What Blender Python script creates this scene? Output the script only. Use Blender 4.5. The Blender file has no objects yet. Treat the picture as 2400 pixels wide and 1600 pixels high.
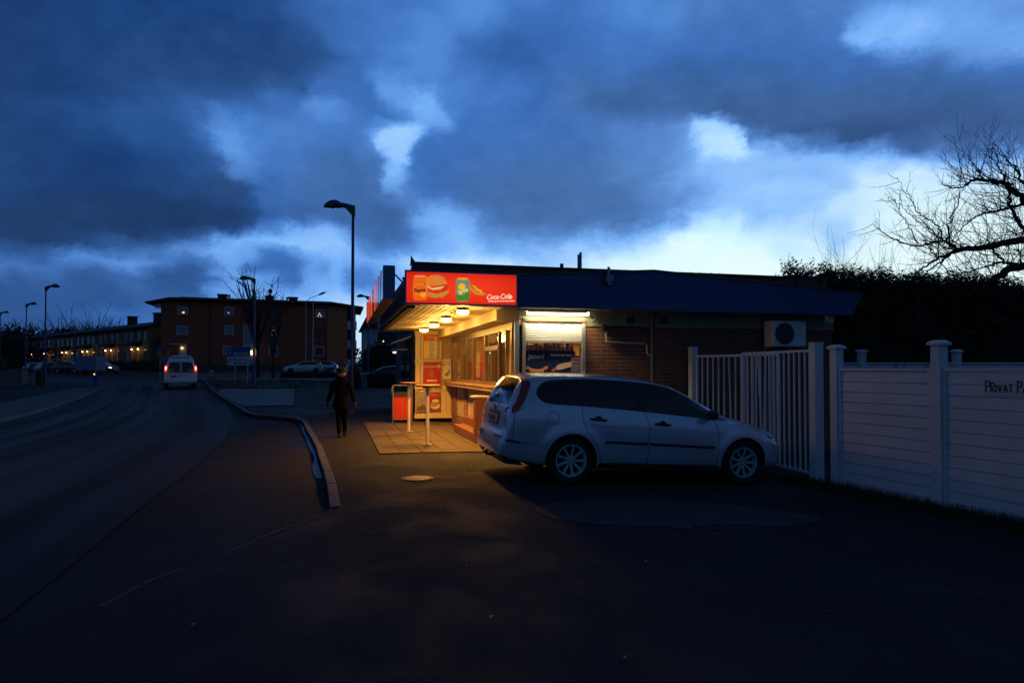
import bpy, bmesh, math, random
import numpy as np
from mathutils import Vector, Matrix
from mathutils.geometry import delaunay_2d_cdt
R = math.radians
random.seed(7)
C = bpy.context.scene.collection
scene = bpy.context.scene
# ------------------------------------------------------------------ camera
PSI = R(14.4); CS, SN = math.cos(PSI), math.sin(PSI); CH = 1.6
cam = bpy.data.objects.new("camera", bpy.data.cameras.new("camera"))
C.objects.link(cam); scene.camera = cam
cam.location = (0, 0, CH)
cam.rotation_euler = (R(90 + 1.2), 0, -PSI)
cam.data.lens = 24; cam.data.sensor_width = 36; cam.data.shift_y = 32.5 / 2400
cam.data.clip_start = 0.05; cam.data.clip_end = 3000
scene.view_settings.view_transform = 'Standard'; scene.view_settings.look = 'None'
scene.view_settings.exposure = 0; scene.view_settings.gamma = 1
scene.render.engine = 'CYCLES'
scene.cycles.use_denoising = True
scene.cycles.max_bounces = 6; scene.cycles.sample_clamp_indirect = 3
scene.cycles.caustics_reflective = False; scene.cycles.caustics_refractive = False

def lin(c):
    return tuple((v / 12.92 if v <= .04045 else ((v + .055) / 1.055) ** 2.4) for v in c)
def s8(r, g, b): return lin((r / 255, g / 255, b / 255)) + (1,)

# ------------------------------------------------------------------ world: broken dusk cloud over a pale horizon
world = bpy.data.worlds.new("World"); scene.world = world; world.use_nodes = True
def build_world():
    wt = world.node_tree; wt.nodes.clear()
    nt = bpy.data.node_groups.new('dusk_cloud_sky', 'ShaderNodeTree'); N = nt.nodes; L = nt.links
    nt.interface.new_socket('Color', in_out='OUTPUT', socket_type='NodeSocketColor'); gout = N.new('NodeGroupOutput')
    tc = N.new('ShaderNodeTexCoord')
    def M(op, a, b=None, c=None, clamp=False):
        n = N.new('ShaderNodeMath'); n.operation = op; n.use_clamp = clamp
        for i, v in enumerate((a, b, c)):
            if v is None: continue
            if isinstance(v, (int, float)): n.inputs[i].default_value = v
            else: L.new(v, n.inputs[i])
        return n.outputs[0]
    def noise(scale, detail, rough, sc=(1, 1, 1), off=(0, 0, 0)):
        mp = N.new('ShaderNodeMapping'); mp.inputs['Scale'].default_value = sc; mp.inputs['Location'].default_value = off
        L.new(tc.outputs['Generated'], mp.inputs['Vector'])
        n = N.new('ShaderNodeTexNoise'); n.inputs['Scale'].default_value = scale; n.inputs['Detail'].default_value = detail
        n.inputs['Roughness'].default_value = rough; L.new(mp.outputs[0], n.inputs['Vector'])
        return n.outputs['Fac']
    sep = N.new('ShaderNodeSeparateXYZ'); L.new(tc.outputs['Generated'], sep.inputs[0])
    az = M('ARCTAN2', sep.outputs[0], sep.outputs[1]); el = M('ARCSINE', sep.outputs[2])
    az = M('MULTIPLY', az, 180 / math.pi); el = M('MULTIPLY', el, 180 / math.pi)
    w1 = noise(13, 9, .68, (1, 1, 1.3)); w2 = noise(13, 9, .68, (1, 1, 1.3), (5, 3, 1))
    azw = M('MULTIPLY_ADD', M('SUBTRACT', w1, .5), 5.5, az)
    elw = M('MULTIPLY_ADD', M('SUBTRACT', w2, .5), 3.2, el)
    az01 = M('DIVIDE', M('ADD', azw, 24), 78, clamp=True)
    def ramp(vals, fac):
        n = N.new('ShaderNodeFloatCurve'); c = n.mapping.curves[0]; k = len(vals) - 1
        c.points[0].location = (0, vals[0]); c.points[1].location = (1, vals[-1])
        for j in range(1, k): c.points.new(j / k, vals[j])
        n.mapping.update(); L.new(fac, n.inputs['Value']); return n.outputs[0]
    def fmix(t, a, b):
        mx = N.new('ShaderNodeMix'); mx.data_type = 'FLOAT'
        for i, q in ((0, t), (2, a), (3, b)):
            if isinstance(q, (int, float)): mx.inputs[i].default_value = q
            else: L.new(q, mx.inputs[i])
        return mx.outputs[0]
    def lattice(rows, de, split):
        v = None
        if split:
            half = M('GREATER_THAN', az01, 31 / 61)
            fa = M('MULTIPLY', az01, 61 / 31, clamp=True); fb = M('MULTIPLY', M('SUBTRACT', az01, 30 / 61), 61 / 31, clamp=True)
            sw = M('DIVIDE', M('SUBTRACT', az01, 30 / 61), 1 / 61, clamp=True)
        for k, row in enumerate(rows):
            vals = [int(row[i:i + 2]) / 100 for i in range(0, len(row), 2)]
            if split: r = fmix(sw, ramp(vals[:32], fa), ramp(vals[30:], fb))
            else: r = ramp(vals, az01)
            if v is None: v = r
            else: v = fmix(M('SUBTRACT', M('DIVIDE', elw, de), k - 1, clamp=True), v, r)
        return v
    v = lattice(SKYROWS, 1.0, True); grey = lattice(GREYROWS, 2.0, False)
    # finer broken texture of the clouds
    n1 = noise(7, 8, .58, (1, 1, 1.7), (2, 0, 4)); n2 = noise(30, 7, .62, (1, 1, 1.6), (1, 7, 2))
    v = M('MULTIPLY_ADD', M('SUBTRACT', n1, .5), .12, v)
    v = M('MULTIPLY_ADD', M('SUBTRACT', n2, .5), .07, v)
    # away from the afterglow the overcast is darker
    daz = M('ABSOLUTE', M('SUBTRACT', az, 24))
    t = M('DIVIDE', M('SUBTRACT', daz, 39), 30, clamp=True)
    mx = N.new('ShaderNodeMix'); mx.data_type = 'FLOAT'; L.new(t, mx.inputs[0]); L.new(v, mx.inputs[2]); mx.inputs[3].default_value = .30; v = mx.outputs[0]; grey = M('MAXIMUM', grey, M('MULTIPLY', t, 1.2))
    t = M('DIVIDE', M('SUBTRACT', el, 31), 22, clamp=True)
    mx = N.new('ShaderNodeMix'); mx.data_type = 'FLOAT'; L.new(t, mx.inputs[0]); L.new(v, mx.inputs[2]); mx.inputs[3].default_value = .22; v = mx.outputs[0]
    col = N.new('ShaderNodeValToRGB'); cr = col.color_ramp; cr.interpolation = 'LINEAR'
    st = [(0, (3, 16, 46)), (.15, (10, 38, 84)), (.25, (22, 60, 116)), (.35, (41, 86, 152)), (.45, (62, 114, 190)), (.55, (86, 142, 218)),
          (.65, (116, 175, 248)), (.75, (158, 204, 252)), (.85, (199, 233, 255)), (.93, (222, 250, 255)), (1, (238, 255, 255))]
    cr.elements[0].position = 0; cr.elements[1].position = 1
    for p, c in st[1:-1]: cr.elements.new(p)
    for i, (p, c) in enumerate(st): cr.elements[i].color = s8(*c)
    L.new(v, col.inputs[0])
    # greyer cloud undersides
    bw = N.new('ShaderNodeRGBToBW'); L.new(col.outputs[0], bw.inputs[0])
    gc = N.new('ShaderNodeCombineColor')
    for i, q in enumerate((.50, 1.03, 2.0)): L.new(M('MULTIPLY', bw.outputs[0], q), gc.inputs[i])
    mc = N.new('ShaderNodeMix'); mc.data_type = 'RGBA'; L.new(M('MULTIPLY', grey, .58), mc.inputs[0]); L.new(col.outputs[0], mc.inputs[6]); L.new(gc.outputs[0], mc.inputs[7])
    sky = N.new('ShaderNodeTexSky'); sky.sky_type = 'NISHITA'; sky.sun_disc = False
    sky.sun_elevation = R(1.0); sky.sun_rotation = R(42)
    ad = N.new('ShaderNodeMix'); ad.data_type = 'RGBA'; ad.blend_type = 'ADD'; ad.inputs[0].default_value = 0.002
    L.new(mc.outputs[2], ad.inputs[6]); L.new(sky.outputs[0], ad.inputs[7])
    L.new(ad.outputs[2], gout.inputs[0])
    out = wt.nodes.new('ShaderNodeOutputWorld'); bg = wt.nodes.new('ShaderNodeBackground'); wt.links.new(bg.outputs[0], out.inputs[0])
    g = wt.nodes.new('ShaderNodeGroup'); g.node_tree = nt; wt.links.new(g.outputs[0], bg.inputs[0]); bg.inputs[1].default_value = 1.0
SKYROWS = [
'3434343536373839383739505763687076788083848586879092939596969797969494959696969696979797979797979797979797979797979797979797',
'3333333435373840383740515763697176788083848586879092939596969797969494959696969696979797979797979797979797979797979797979797',
'3333333435373940403941515762697176788083848586879092939596969797969494959696969696979797979797979797979797979797979797979797',
'3434343436373840403942525762697176788083848586879092939596969797969494959696969696979797979797979797979797979797979797979797',
'3636373736384042424143525661676975778083848585868992929495969797969494959696969696979797979797979797979797979797979797979797',
'3636363736353536394044535761646572767881828282848890919292949697959392949595969696979797979797979797979797979797979797979797',
'3636363737363637363535515960616162636872727278808689899192939596949291939495959696969797979797979796969696969696979797979797',
'5453494438373840363535364160605243616364504963678184878990919292919090929494959696969696979797979696959595959596969797979797',
'3537364350545456554437375359424141585663525062677780838889899189888486899393949595969696969696959594949494949595959595959493',
'2424252526283438415054586462554549616564636364677376798079777774757780828791939596969696969594908891819090919293939393939292',
'2423222324242525272932436367677070717170595250505763697169636363686770697275818793969795928785868684768488909191919191919190',
'2525242424242424242424262834505264686760484241425361666861555451535453556163697279879491897877787977788587899090919089888787',
'2525252424242525252525262628343940414640404039486265666554454342424343444546465055647883807471717477828485868789898887868685',
'2626262525252526262728282829334040394141414141475663636046424141424243434344454751556570717171727173808486868787878684848280',
'2727262626252627282829292931374141414141414348484744454342424242414243444445475054576268717273737373707684858584837674746559',
'2727262726262728292930313246454243424241414359524542424242434242434344444547485056596368717170697069727775737065554945403837',
'2627262728282930313131323651494545444443444568594642424343434344444445444548494953596469707171727170686556504041373637373737',
'2726272628303032333334375056514747464544464765735043434445444445454545454648495053586578857570665748413534343637373737383839',
'2526262728303133333537465557514949484746485372746244444445454545464545454648505152587383845143383737363637363737373839404040',
'2424232426273032353637404845464749494848485973746450454646464646454545454648495053597776704137373737383839393938383941424445',
'2424252425272830313334353638404346505452474446526362504647464544444445454444444443424139383838373839394040404141424345464955',
'2424252627282929303130313133404344525550444452606564524847454443434445424039394040404040393939383940414041424648545658606261',
'2424252527282930292929292930313436364443424557586362525048464443424243423939404141404040404039394041424145546260606060616059',
'2323242526262728292828282829293031363941434854535251484947444240394143424242424242414141414140404142435367686965616159585757',
'2323232526262728282727272829292931323438414447475151474543403838394142434344444444444343424242424344466367676662615957575757',
'2323232425262727272727272828292932333742444647495251474240383838404142434445454546454444444343444446485659595960605957575757',
'2323232425262626262627272729293034374042444647495252474241403939404143444546464747464444444444454649505254565960605957575757',
'2323232425262626262627272828293035384042434546485252504947464442434344464748505050474546464646464749505254565960605957575757',
'2323232425262626262627272828293035394243444545464849505354514745454444474849504949484646474646464749505254565960605957575757',
'2323232425262626262627272828293035394243444545464748505354514846464545474849504949484646474646464749505254565960605957575757',
'2323232425262626262627272828293035394243444545464748505354514846464545474849504949484646474646464749505254565960605957575757',
'2323232425262626262627272828293035394243444545464748505354514846464545474849504949484646474646464749505254565960605957575757',
'2323232425262626262627272828293035394243444545464748505354514846464545474849504949484646474646464749505254565960605957575757']
GREYROWS = [
'00000000000000000000000000000000000000000000000000000000000000',
'00000000000000000000000000000000000000000000000000000000000000',
'15131007050402000000000000000000000000000000000000000000000000',
'34353433312814000000000000000000000000000000000000000000000000',
'37312219212615000000000000000003040402000002020301000000000000',
'59595854473518030412212217021238414235201433363809000000000000',
'25344449535551172946545531084871737371634567686107000000000105',
'00010509152047183859594913267174747474746369695001010514264659',
'00000000001122062456542601336470737474736269693428395569777979',
'00000105060502000722200500081828394243395956536775797979776753',
'00000326262520110501000000000000133550617077797976696243231023',
'00000225293030292517020000000000216367666258534227140619313840',
'00000004111824272923020000000000031515111007071117150135404040',
'00000000000003071109000000000000000000000930353839320135404040',
'00000000000000000000000000000000000000022639404040330134404040',
'00000000000000000000000000000000000000022639404040330134404040',
'00000000000000000000000000000000000000022639404040330234404040']
build_world()
sl = bpy.data.lights.new("dusk_afterglow", 'SUN'); sl.energy = 0.02; sl.angle = R(10); sl.color = (.8, .9, 1)
so = bpy.data.objects.new("dusk_afterglow", sl); C.objects.link(so); so.rotation_euler = (R(88), 0, R(180 - 42))

# ------------------------------------------------------------------ helpers
def ss(a, b, t):
    t = min(1, max(0, (t - a) / (b - a))); return t * t * (3 - 2 * t)
def GZ(x, y):
    """height of the pavement; the road lies 0.11 m lower"""
    S = ss(1.5, 6.5, x) * ss(2, 7, y); T = ss(5, 9, y); d = x * SN + y * CS
    r = 0.019 * (d - 16) ** 2 / 8 if 16 < d < 20 else 0.019 * max(0, min(d, 128) - 18)
    return .10 * (1 - S) * T - .07 * S + r
def at(px, py, Z):
    """point at depth Z metres along the view, from the photograph's 2400 px grid"""
    X = (px - 1200) / 1600 * Z
    return Vector((X * CS + Z * SN, -X * SN + Z * CS, CH + (866 - py) / 1600 * Z))

MATS = {}
def mat(name, col, rough=.6, metal=0., var=.15, scale=6., bump=0., bscale=60., spec=.5, coat=0., emit=None, estr=0., trans=0., alpha=1.):
    if name in MATS: return MATS[name]
    m = bpy.data.materials.new(name); m.use_nodes = True; nt = m.node_tree; N = nt.nodes; L = nt.links
    b = N['Principled BSDF']; c = tuple(col[:3]) + (1,)
    b.inputs['Roughness'].default_value = rough; b.inputs['Metallic'].default_value = metal
    b.inputs['Specular IOR Level'].default_value = spec; b.inputs['Coat Weight'].default_value = coat
    b.inputs['Transmission Weight'].default_value = trans; b.inputs['Alpha'].default_value = alpha
    tc = N.new('ShaderNodeTexCoord')
    if var > 0:
        n = N.new('ShaderNodeTexNoise'); n.inputs['Scale'].default_value = scale; n.inputs['Detail'].default_value = 6; n.inputs['Roughness'].default_value = .65
        L.new(tc.outputs['Object'], n.inputs['Vector'])
        r = N.new('ShaderNodeValToRGB'); r.color_ramp.elements[0].position = .3; r.color_ramp.elements[1].position = .72
        r.color_ramp.elements[0].color = tuple(v * (1 - var) for v in c[:3]) + (1,)
        r.color_ramp.elements[1].color = tuple(min(1, v * (1 + var)) for v in c[:3]) + (1,)
        L.new(n.outputs['Fac'], r.inputs[0]); L.new(r.outputs[0], b.inputs['Base Color'])
        mr = N.new('ShaderNodeMapRange'); mr.inputs[3].default_value = max(.02, rough * .8); mr.inputs[4].default_value = min(1, rough * 1.2)
        L.new(n.outputs['Fac'], mr.inputs[0]); L.new(mr.outputs[0], b.inputs['Roughness'])
    else: b.inputs['Base Color'].default_value = c
    if bump > 0:
        n = N.new('ShaderNodeTexNoise'); n.inputs['Scale'].default_value = bscale; n.inputs['Detail'].default_value = 4
        L.new(tc.outputs['Object'], n.inputs['Vector'])
        bp = N.new('ShaderNodeBump'); bp.inputs['Strength'].default_value = bump; bp.inputs['Distance'].default_value = .01
        L.new(n.outputs['Fac'], bp.inputs['Height']); L.new(bp.outputs[0], b.inputs['Normal'])
    if emit:
        b.inputs['Emission Color'].default_value = tuple(emit[:3]) + (1,); b.inputs['Emission Strength'].default_value = estr
    MATS[name] = m; return m
def brick(name, c1, c2, mortar, plane='xz', bw=.26, rh=.075, ms=.010):
    m = bpy.data.materials.new(name); m.use_nodes = True; nt = m.node_tree; N = nt.nodes; L = nt.links
    b = N['Principled BSDF']; b.inputs['Roughness'].default_value = .8
    tc = N.new('ShaderNodeTexCoord'); sp = N.new('ShaderNodeSeparateXYZ'); cb = N.new('ShaderNodeCombineXYZ')
    L.new(tc.outputs['Object'], sp.inputs[0]); L.new(sp.outputs['XYZ'.index(plane[0].upper())], cb.inputs[0]); L.new(sp.outputs['XYZ'.index(plane[1].upper())], cb.inputs[1])
    t = N.new('ShaderNodeTexBrick'); L.new(cb.outputs[0], t.inputs['Vector'])
    t.inputs['Color1'].default_value = c1 + (1,); t.inputs['Color2'].default_value = c2 + (1,); t.inputs['Mortar'].default_value = mortar + (1,)
    t.inputs['Scale'].default_value = 1; t.inputs['Brick Width'].default_value = bw; t.inputs['Row Height'].default_value = rh; t.inputs['Mortar Size'].default_value = ms
    t.inputs['Mortar Smooth'].default_value = .2; t.inputs['Bias'].default_value = -.1
    n = N.new('ShaderNodeTexNoise'); n.inputs['Scale'].default_value = 9; n.inputs['Detail'].default_value = 8; L.new(cb.outputs[0], n.inputs['Vector'])
    mx = N.new('ShaderNodeMix'); mx.data_type = 'RGBA'; mx.blend_type = 'MULTIPLY'; mx.inputs[0].default_value = .6
    r = N.new('ShaderNodeMapRange'); r.inputs[3].default_value = .55; r.inputs[4].default_value = 1.35; L.new(n.outputs['Fac'], r.inputs[0])
    L.new(t.outputs['Color'], mx.inputs[6]); L.new(r.outputs[0], mx.inputs[7]); L.new(mx.outputs[2], b.inputs['Base Color'])
    bp = N.new('ShaderNodeBump'); bp.inputs['Strength'].default_value = .6; bp.inputs['Distance'].default_value = .008; bp.invert = True
    L.new(t.outputs['Fac'], bp.inputs['Height']); L.new(bp.outputs[0], b.inputs['Normal'])
    return m

def tag(o, label=None, cat=None, group=None, kind=None):
    if label: o['label'] = label
    if cat: o['category'] = cat
    if group: o['group'] = group
    if kind: o['kind'] = kind
    return o
def thing(name, label, cat, loc=(0, 0, 0), rz=0, group=None, rot=None):
    o = bpy.data.objects.new(name, None); C.objects.link(o); o.location = loc
    o.rotation_euler = rot if rot else (0, 0, rz); o.empty_display_size = .2
    return tag(o, label, cat, group)
def children(o): return [c for c in C.objects if c.parent == o]
def dup(root, loc, rz=None, label=None):
    kids = {}
    for c in C.objects:
        if c.parent: kids.setdefault(c.parent.name, []).append(c)
    def cp(o, parent):
        c = o.copy(); C.objects.link(c); c.parent = parent
        for k in kids.get(o.name, []): cp(k, c)
        return c
    r = cp(root, None); r.location = loc
    if rz is not None: r.rotation_euler = (0, 0, rz)
    if label: r['label'] = label
    return r

class MB:
    def __init__(s): s.v = []; s.f = []
    def add(s, vs, fs):
        n = len(s.v); s.v += [tuple(v) for v in vs]; s.f += [tuple(i + n for i in f) for f in fs]; return s
    def box(s, x0, x1, y0, y1, z0, z1, rz=0, about=None):
        vs = [(x, y, z) for z in (z0, z1) for x, y in ((x0, y0), (x1, y0), (x1, y1), (x0, y1))]
        if rz:
            cx, cy = about if about else ((x0 + x1) / 2, (y0 + y1) / 2); c, q = math.cos(rz), math.sin(rz)
            vs = [(cx + (x - cx) * c - (y - cy) * q, cy + (x - cx) * q + (y - cy) * c, z) for x, y, z in vs]
        return s.add(vs, [(0, 3, 2, 1), (4, 5, 6, 7), (0, 1, 5, 4), (1, 2, 6, 5), (2, 3, 7, 6), (3, 0, 4, 7)])
    def bar(s, a, b, w, h=None, up=(0, 0, 1)):
        a = Vector(a); b = Vector(b); h = h or w; d = (b - a).normalized(); u = Vector(up)
        if abs(d.dot(u)) > .98: u = Vector((0, 1, 0))
        e = d.cross(u).normalized(); u = e.cross(d).normalized(); e *= w / 2; u *= h / 2
        vs = [p + q for p in (a, b) for q in (-e - u, e - u, e + u, -e + u)]
        return s.add(vs, [(0, 3, 2, 1), (4, 5, 6, 7), (0, 1, 5, 4), (1, 2, 6, 5), (2, 3, 7, 6), (3, 0, 4, 7)])
    def tube(s, pts, rs, n=8, cap=True):
        pts = [Vector(p) for p in pts]
        if isinstance(rs, (int, float)): rs = [rs] * len(pts)
        vs = []; fs = []; prev = None
        for i, p in enumerate(pts):
            d = (pts[min(i + 1, len(pts) - 1)] - pts[max(i - 1, 0)])
            if d.length < 1e-9: d = Vector((0, 0, 1))
            d.normalize()
            if prev is None:
                u = Vector((0, 0, 1)) if abs(d.z) < .9 else Vector((0, 1, 0))
                e = d.cross(u).normalized()
            else:
                e = prev - d * prev.dot(d)
                e = e.normalized() if e.length > 1e-6 else d.orthogonal().normalized()
            prev = e; u = e.cross(d)
            for k in range(n):
                t = 2 * math.pi * k / n; vs.append(p + (e * math.cos(t) + u * math.sin(t)) * rs[i])
            if i:
                o = (i - 1) * n
                for k in range(n): fs.append((o + k, o + (k + 1) % n, o + n + (k + 1) % n, o + n + k))
        if cap:
            fs.append(tuple(range(n))[::-1]); o = (len(pts) - 1) * n; fs.append(tuple(range(o, o + n)))
        return s.add(vs, fs)
    def lathe(s, prof, n=24, c=(0, 0, 0), ax='z', sx=1, sy=1, cap=True):
        vs = []; fs = []
        for (r, h) in prof:
            for k in range(n):
                t = 2 * math.pi * k / n; a, b = r * math.cos(t) * sx, r * math.sin(t) * sy
                p = (a, b, h) if ax == 'z' else ((a, h, b) if ax == 'y' else (h, a, b))
                vs.append((p[0] + c[0], p[1] + c[1], p[2] + c[2]))
        for i in range(len(prof) - 1):
            for k in range(n): fs.append((i * n + k, i * n + (k + 1) % n, (i + 1) * n + (k + 1) % n, (i + 1) * n + k))
        cap = cap and prof[0] != prof[-1]
        if cap and prof[0][0] > 1e-6: fs.append(tuple(range(n))[::-1])
        if cap and prof[-1][0] > 1e-6: o = (len(prof) - 1) * n; fs.append(tuple(range(o, o + n)))
        return s.add(vs, fs)
    def prism(s, pts, ax, a, b):
        """2-D outline in the plane across ax, from a to b"""
        n = len(pts); vs = []
        for t in (a, b):
            for p, q in pts: vs.append({'x': (t, p, q), 'y': (p, t, q), 'z': (p, q, t)}[ax])
        fs = [tuple(range(n))[::-1], tuple(range(n, 2 * n))] + [(i, (i + 1) % n, n + (i + 1) % n, n + i) for i in range(n)]
        return s.add(vs, fs)
    def build(s, name, m, parent=None, smooth=False, world=False, bevel=0, fix=True):
        me = bpy.data.meshes.new(name); v = s.v
        if world and parent is not None:
            o = parent.location; v = [(a - o[0], b - o[1], c - o[2]) for a, b, c in v]
        me.from_pydata([tuple(p) for p in v], [], s.f)
        if fix:
            bm = bmesh.new(); bm.from_mesh(me); bmesh.ops.recalc_face_normals(bm, faces=bm.faces); bm.to_mesh(me); bm.free()
        if m: me.materials.append(m)
        if smooth: me.polygons.foreach_set('use_smooth', [True] * len(me.polygons))
        o = bpy.data.objects.new(name, me); C.objects.link(o); o.parent = parent
        if bevel:
            b = o.modifiers.new('bevel', 'BEVEL'); b.width = bevel; b.segments = 2; b.limit_method = 'ANGLE'; b.angle_limit = R(40)
        if smooth: 
            try: me.set_sharp_from_angle(angle=R(42))
            except Exception: pass
        return o
def text(s, size, loc, rot, m, parent, name='lettering', ext=.002, shear=0, ax='CENTER', off=0, sx=1, sp=1):
    cu = bpy.data.curves.new(name, 'FONT'); cu.body = s; cu.size = size; cu.extrude = ext; cu.shear = shear; cu.align_x = ax; cu.align_y = 'CENTER'
    cu.offset = off; cu.space_character = sp; cu.resolution_u = 4
    t = bpy.data.objects.new('tmp', cu); C.objects.link(t); me = bpy.data.meshes.new_from_object(t); bpy.data.objects.remove(t); me.name = name
    me.materials.clear(); me.materials.append(m)
    o = bpy.data.objects.new(name, me); C.objects.link(o); o.parent = parent; o.location = loc; o.rotation_euler = rot; o.scale = (sx, 1, 1)
    return o
FRONT = (R(90), 0, 0)          # reads from -y
def poly_fill(outline, step, inside=True):
    """triangulated outline with interior points on a grid"""
    pts = [Vector(p) for p in outline]; n = len(pts)
    xs = [p.x for p in pts]; ys = [p.y for p in pts]
    def isin(x, y):
        c = False; j = n - 1
        for i in range(n):
            if (ys[i] > y) != (ys[j] > y) and x < (xs[j] - xs[i]) * (y - ys[i]) / (ys[j] - ys[i]) + xs[i]: c = not c
            j = i
        return c
    x = min(xs) + step / 2
    while x < max(xs):
        y = min(ys) + step / 2
        while y < max(ys):
            if isin(x, y): pts.append(Vector((x, y)))
            y += step
        x += step
    v, e, f, _, _, _ = delaunay_2d_cdt(pts, [], [list(range(n))], 1, 1e-5)
    return v, f
def densify(L, d, close=True):
    out = []
    n = len(L)
    for i in range(n if close else n - 1):
        a = Vector(L[i]); b = Vector(L[(i + 1) % n]); k = max(1, int((b - a).length / d))
        for j in range(k): out.append(a + (b - a) * j / k)
    if not close: out.append(Vector(L[-1]))
    return out
# ------------------------------------------------------------------ materials
M_ASPH = None
def asphalt(name, base, rough=.55, patch=.45, pscale=.35):
    m = bpy.data.materials.new(name); m.use_nodes = True; nt = m.node_tree; N = nt.nodes; L = nt.links; b = N['Principled BSDF']; b.inputs['Specular IOR Level'].default_value = .18
    tc = N.new('ShaderNodeTexCoord')
    n1 = N.new('ShaderNodeTexNoise'); n1.inputs['Scale'].default_value = pscale; n1.inputs['Detail'].default_value = 7; n1.inputs['Roughness'].default_value = .6; n1.inputs['Distortion'].default_value = .6
    n2 = N.new('ShaderNodeTexNoise'); n2.inputs['Scale'].default_value = 38; n2.inputs['Detail'].default_value = 3
    n3 = N.new('ShaderNodeTexVoronoi'); n3.inputs['Scale'].default_value = 130
    for n in (n1, n2, n3): L.new(tc.outputs['Object'], n.inputs['Vector'])
    r = N.new('ShaderNodeValToRGB'); r.color_ramp.elements[0].position = .36; r.color_ramp.elements[1].position = .66
    r.color_ramp.elements[0].color = tuple(v * (1 - patch) for v in base) + (1,); r.color_ramp.elements[1].color = tuple(v * (1 + patch) for v in base) + (1,)
    L.new(n1.outputs['Fac'], r.inputs[0])
    mx = N.new('ShaderNodeMix'); mx.data_type = 'RGBA'; mx.blend_type = 'MULTIPLY'; mx.inputs[0].default_value = 1
    mr = N.new('ShaderNodeMapRange'); mr.inputs[1].default_value = .3; mr.inputs[2].default_value = .7; mr.inputs[3].default_value = .6; mr.inputs[4].default_value = 1.5
    L.new(n2.outputs['Fac'], mr.inputs[0]); L.new(r.outputs[0], mx.inputs[6]); L.new(mr.outputs[0], mx.inputs[7]); L.new(mx.outputs[2], b.inputs['Base Color'])
    rr = N.new('ShaderNodeMapRange'); rr.inputs[1].default_value = .35; rr.inputs[2].default_value = .65; rr.inputs[3].default_value = rough * .82; rr.inputs[4].default_value = min(1, rough * 1.25)
    L.new(n1.outputs['Fac'], rr.inputs[0]); L.new(rr.outputs[0], b.inputs['Roughness'])
    bp = N.new('ShaderNodeBump'); bp.inputs['Strength'].default_value = .7; bp.inputs['Distance'].default_value = .006
    L.new(n3.outputs['Distance'], bp.inputs['Height']); L.new(bp.outputs[0], b.inputs['Normal'])
    return m
m_asph = asphalt('asphalt_forecourt', (.0185, .0198, .0215), .85, .28, 1.1)
m_ground = asphalt('asphalt_ground', (.0195, .0198, .0205), .8, .3)
m_wet = asphalt('asphalt_smooth_patch', (.034, .034, .037), .6, .12, 2)
m_granite = mat('granite', (.075, .074, .073), .7, var=.3, scale=25, bump=.4)
m_white = mat('white_paint', (.72, .73, .74), .45, var=.06, scale=3)
m_whiteold = mat('white_weathered', (.62, .62, .60), .5, var=.12, scale=5, bump=.1)
m_blue = mat('blue_paint', (.03, .07, .21), .5, var=.08)
m_bluetrim = mat('blue_grey_metal', (.08, .14, .28), .4, var=.08)
m_black = mat('black_plastic', (.012, .012, .013), .5, var=.1)
m_rubber = mat('rubber', (.018, .018, .018), .85, var=.1)
m_grey = mat('grey_metal', (.25, .26, .27), .4, metal=.6, var=.12)
m_alu = mat('aluminium', (.5, .5, .5), .35, metal=.7, var=.08)
m_cream = mat('cream_paint', (.66, .52, .28), .5, var=.08, scale=4)
m_dark = mat('dark_wood', (.035, .025, .02), .7, var=.2)
m_bark = mat('bark', (.035, .028, .022), .9, var=.3, scale=30, bump=.3)
m_glassd = mat('dark_glass', (.006, .007, .009), .05, var=0, spec=.6)
m_red = mat('red_print', (.55, .035, .02), .45, var=.06)
m_textw = mat('print_white', (.75, .72, .66), .5, var=0)
m_textk = mat('print_black', (.02, .02, .02), .5, var=0)
m_yellow = mat('print_yellow', (.75, .48, .05), .5, var=.05)

def clear_glass():
    m = bpy.data.materials.new('window_glass'); m.use_nodes = True; nt = m.node_tree; N = nt.nodes; L = nt.links
    N.remove(N['Principled BSDF']); t = N.new('ShaderNodeBsdfTransparent'); g = N.new('ShaderNodeBsdfGlossy'); g.inputs['Roughness'].default_value = .02
    w = N.new('ShaderNodeLayerWeight'); w.inputs['Blend'].default_value = .5
    f0 = N.new('ShaderNodeMath'); f0.operation = 'POWER'; f0.inputs[1].default_value = 4.5; L.new(w.outputs['Facing'], f0.inputs[0])
    f = N.new('ShaderNodeMath'); f.operation = 'MULTIPLY_ADD'; f.inputs[1].default_value = .8; f.inputs[2].default_value = .03; L.new(f0.outputs[0], f.inputs[0]); x = N.new('ShaderNodeMixShader'); t.inputs[0].default_value = (.85, .85, .85, 1)
    L.new(f.outputs[0], x.inputs[0]); L.new(t.outputs[0], x.inputs[1]); L.new(g.outputs[0], x.inputs[2]); L.new(x.outputs[0], N['Material Output'].inputs[0])
    return m
m_glass = clear_glass()

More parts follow.
